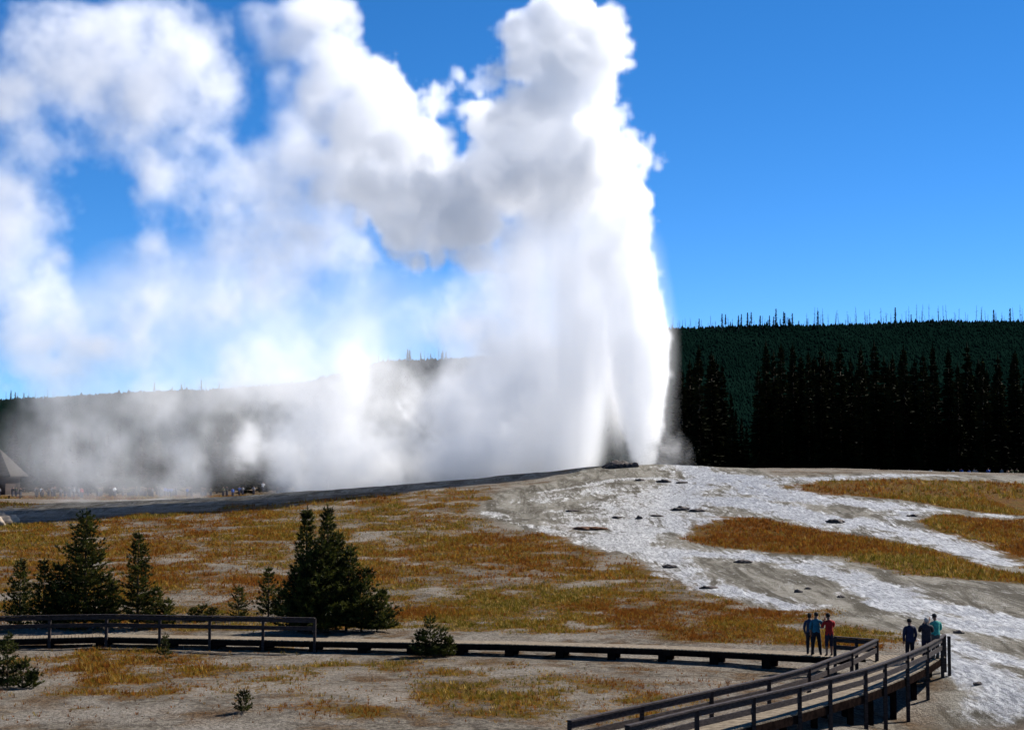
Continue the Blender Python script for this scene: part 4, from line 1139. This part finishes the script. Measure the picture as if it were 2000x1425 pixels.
    wst = sstep(Xp, 960, 1130)[:, None, None]
    det = fbm(GN, GS, 5.5, 5, rng, gain=0.68)
    F = C + fall * (0.8 + 2.2 * wst) + wisp * (5.0 - 1.5 * wst) + det * 3.2 * (1 - wst) + 1.2
    d_cur = sstep(F, -1.0, 6.0) * (0.34 + 0.16 * sstep(Zp, 540, 700)[None, None, :]) * gap * np.clip(0.8 + 0.9 * fall * (0.3 + 0.7 * wst) + det * 1.0 * (1 - wst), 0.15, 1.6) * (1 - 0.5 * sstep(1050 - Xp, 0, 160)[:, None, None] * (1 - sstep(Zp, 560, 720))[None, None, :])
    d_col = np.maximum(np.maximum(d_head, d_jet), np.maximum(d_cur, d_halo))

    # shed cloud
    left = sstep(Xp, 480, 760)[:, None, None]
    F = blob_field(cauliflower(dri, rng, 6, 0.3, 0.6), 1.8) + bil * (1.4 + 1.2 * left) + big * (1.0 + 2.5 * (1 - left)) + fine * 1.0
    d_dri = sstep(F, -0.2, 1.3 + 3.4 * (1 - left)) * (0.22 + 0.26 * left)

    lump = np.clip(0.70 + det * 2.0, 0.05, 1.9)
    F = blob_field(cauliflower(veil, rng, 3, 0.25, 0.5), 4.0) + wisp * 5.0 + det * 4.2 + 0.1
    d_veil = sstep(F, 0.0, 4.6) * 0.135 * lump
    F = blob_field(mist, 4.0) + wisp * 5.5 + det * 4.2 + fall * 0.4
    d_mist = sstep(F, -0.5, 5.0) * (0.10 + 0.09 * sstep(Zp, 620, 760)[None, None, :] + 0.10 * sstep(Zp, 740, 880)[None, None, :]) * np.clip(0.85 + det * 1.4, 0.12, 1.8)
    F = blob_field(low, 4.0) + wisp * 7.0 + det * 3.0
    d_low = sstep(F, -1.5, 5.5) * 0.135 * np.clip(0.8 + det * 1.4, 0.15, 1.7)
    haze = sstep(blob_field(back, 6.0) + wisp * 4, -2, 6) * 0.058 * np.clip(0.8 + det * 1.2, 0.2, 1.6)
    d_mist = np.maximum(np.maximum(d_mist, d_low), haze)
    d_low = d_mist
    return [d.astype(np.float32) for d in (d_col, d_dri, d_veil, np.maximum(d_mist, d_low))]

def vapour_material(name, aniso, colour):
    m = bpy.data.materials.new(name); m.use_nodes = True
    nt = m.node_tree; nt.nodes.clear()
    out = nt.nodes.new('ShaderNodeOutputMaterial')
    pv = nt.nodes.new('ShaderNodeVolumePrincipled')
    pv.inputs['Color'].default_value = (*colour, 1)
    pv.inputs['Anisotropy'].default_value = aniso
    pv.inputs['Density'].default_value = 1.0
    pv.inputs['Density Attribute'].default_value = 'density'
    nt.links.new(pv.outputs[0], out.inputs['Volume'])
    return m

def grid_volume(name, dens, mat, vox=None, origin=None, thr=None, shift=0.0):
    """a mesh of bare sample points carries the density; geometry nodes turn it into a fog volume"""
    VOX_ = vox or VOX; O = origin or (GX0, GY0, GZ0)
    idx = np.argwhere(dens > 0.004)
    lo = np.maximum(idx.min(0) - 1, 0); hi = np.minimum(idx.max(0) + 2, dens.shape)
    d = dens[lo[0]:hi[0], lo[1]:hi[1], lo[2]:hi[2]].copy()
    d[d < 0.004] = 0
    n = d.shape
    me = bpy.data.meshes.new(name)
    me.vertices.add(d.size)
    a = me.attributes.new('dens', 'FLOAT', 'POINT')
    a.data.foreach_set('value', np.ascontiguousarray(d.transpose(2, 1, 0)).ravel())
    ob = bpy.data.objects.new(name, me)
    COL.objects.link(ob)
    mn = [O[0] + lo[0] * VOX_, O[1] + lo[1] * VOX_, O[2] + lo[2] * VOX_]
    mn = [v + shift * VOX_ for v in mn]
    mx = [mn[k] + n[k] * VOX_ for k in range(3)]
    g = bpy.data.node_groups.new(name, 'GeometryNodeTree')
    g.interface.new_socket('Geometry', in_out='INPUT', socket_type='NodeSocketGeometry')
    g.interface.new_socket('Geometry', in_out='OUTPUT', socket_type='NodeSocketGeometry')
    N, L = g.nodes, g.links
    gi, go = N.new('NodeGroupInput'), N.new('NodeGroupOutput')
    pos = N.new('GeometryNodeInputPosition')
    sep = N.new('ShaderNodeSeparateXYZ'); L.new(pos.outputs[0], sep.inputs[0])
    def math2(op, a, b):
        m = N.new('ShaderNodeMath'); m.operation = op
        for s, v in zip(m.inputs, (a, b)):
            if isinstance(v, (int, float)): s.default_value = v
            elif v is not None: L.new(v, s)
        return m.outputs[0]
    ii = []
    for k in range(3):
        t = math2('DIVIDE', math2('SUBTRACT', sep.outputs[k], mn[k]), VOX_)
        t = math2('FLOOR', t, 0.0)
        ii.append(math2('MINIMUM', math2('MAXIMUM', t, 0.0), n[k] - 1.0))
    def imath(op, a, b):
        m = N.new('FunctionNodeIntegerMath'); m.operation = op
        for s, v in zip(m.inputs, (a, b)):
            if isinstance(v, int): s.default_value = v
            else: L.new(v, s)
        return m.outputs[0]
    fi = imath('ADD', imath('MULTIPLY', imath('ADD', imath('MULTIPLY', ii[2], n[1]), ii[1]), n[0]), ii[0])
    att = N.new('GeometryNodeInputNamedAttribute'); att.data_type = 'FLOAT'; att.inputs['Name'].default_value = 'dens'
    si = N.new('GeometryNodeSampleIndex'); si.data_type = 'FLOAT'; si.domain = 'POINT'
    L.new(gi.outputs[0], si.inputs['Geometry']); L.new(att.outputs[0], si.inputs['Value']); L.new(fi, si.inputs['Index'])
    vc = N.new('GeometryNodeVolumeCube')
    vc.inputs['Min'].default_value = [mn[k] + 0.5 * VOX_ for k in range(3)]
    vc.inputs['Max'].default_value = [mx[k] - 0.5 * VOX_ for k in range(3)]
    for k, ax in enumerate('XYZ'):
        vc.inputs['Resolution ' + ax].default_value = n[k]
    L.new(si.outputs[0], vc.inputs['Density'])
    sm = N.new('GeometryNodeSetMaterial'); sm.inputs['Material'].default_value = mat
    src = vc.outputs[0]
    if thr is not None:
        vm = N.new('GeometryNodeVolumeToMesh'); vm.inputs['Threshold'].default_value = thr; L.new(src, vm.inputs[0]); src = vm.outputs[0]
    L.new(src, sm.inputs[0]); L.new(sm.outputs[0], go.inputs[0])
    me.materials.append(mat)
    md = ob.modifiers.new('steam', 'NODES'); md.node_group = g
    return ob


def vapour_shell(name, dens, thr, label, cat, mat, kind=None):
    """outer skin of a cloud of steam: a closed, lumpy mesh holding thin vapour; the dense steam is a volume inside it"""
    k = 2
    n = [m // k * k for m in dens.shape]
    c = dens[:n[0], :n[1], :n[2]].reshape(n[0] // k, k, n[1] // k, k, n[2] // k, k).max((1, 3, 5))
    c = np.pad(c, 1)
    tmp = grid_volume('tmp_shell', c, mat, vox=VOX * k, origin=(GX0 - VOX * k, GY0 - VOX * k, GZ0 - VOX * k), thr=thr)
    dg = bpy.context.evaluated_depsgraph_get()
    me = bpy.data.meshes.new_from_object(tmp.evaluated_get(dg)); me.name = name
    me.materials.clear(); me.materials.append(mat)
    old = tmp.data; bpy.data.objects.remove(tmp); bpy.data.meshes.remove(old)
    o = link(bpy.data.objects.new(name, me)); tag(o, label, cat, kind=kind)
    return o

steam_mat = vapour_material('steam', 0.34, (0.988, 0.988, 0.990))
mist_mat = vapour_material('fine_mist', 0.34, (1.0, 1.0, 1.0))
thin = vapour_material('thin_vapour', 0.6, (1.0, 1.0, 1.0))
tn = thin.node_tree.nodes['Principled Volume']; tn.inputs['Density Attribute'].default_value = ''; tn.inputs['Density'].default_value = 0.0015
DENS = build_density()
DMAX = np.argmax(np.stack(DENS), 0)
TOTAL = np.maximum(DENS[0], np.maximum(np.maximum(DENS[1], DENS[2]), DENS[3]))
for k, (nm, thr, label, cat, kind) in enumerate((
        ('geyser_eruption', 0.06, 'tall white column of water and billowing steam bursting from the vent rocks', 'geyser', None),
        ('drifting_steam_cloud', 0.06, 'dense white steam cloud blown sideways off the top of the eruption', 'steam', None),
        ('torn_steam_veil', 0.05, 'thin torn veils of older steam with blue sky showing through', 'steam', 'stuff'),
        ('ground_mist', 0.04, 'pale mist and spray rolling over the ground downwind of the vent', 'mist', 'stuff'))):
    part = np.where(DMAX == k, TOTAL, 0).astype(np.float32)
    shell = vapour_shell(nm, part, thr, label, cat, thin, kind)
    vol = grid_volume('steam', part, mist_mat if kind else steam_mat, shift=(0.0, 0.23, 0.47, 0.71)[k])
    vol.parent = shell; vol['kind'] = 'stuff'
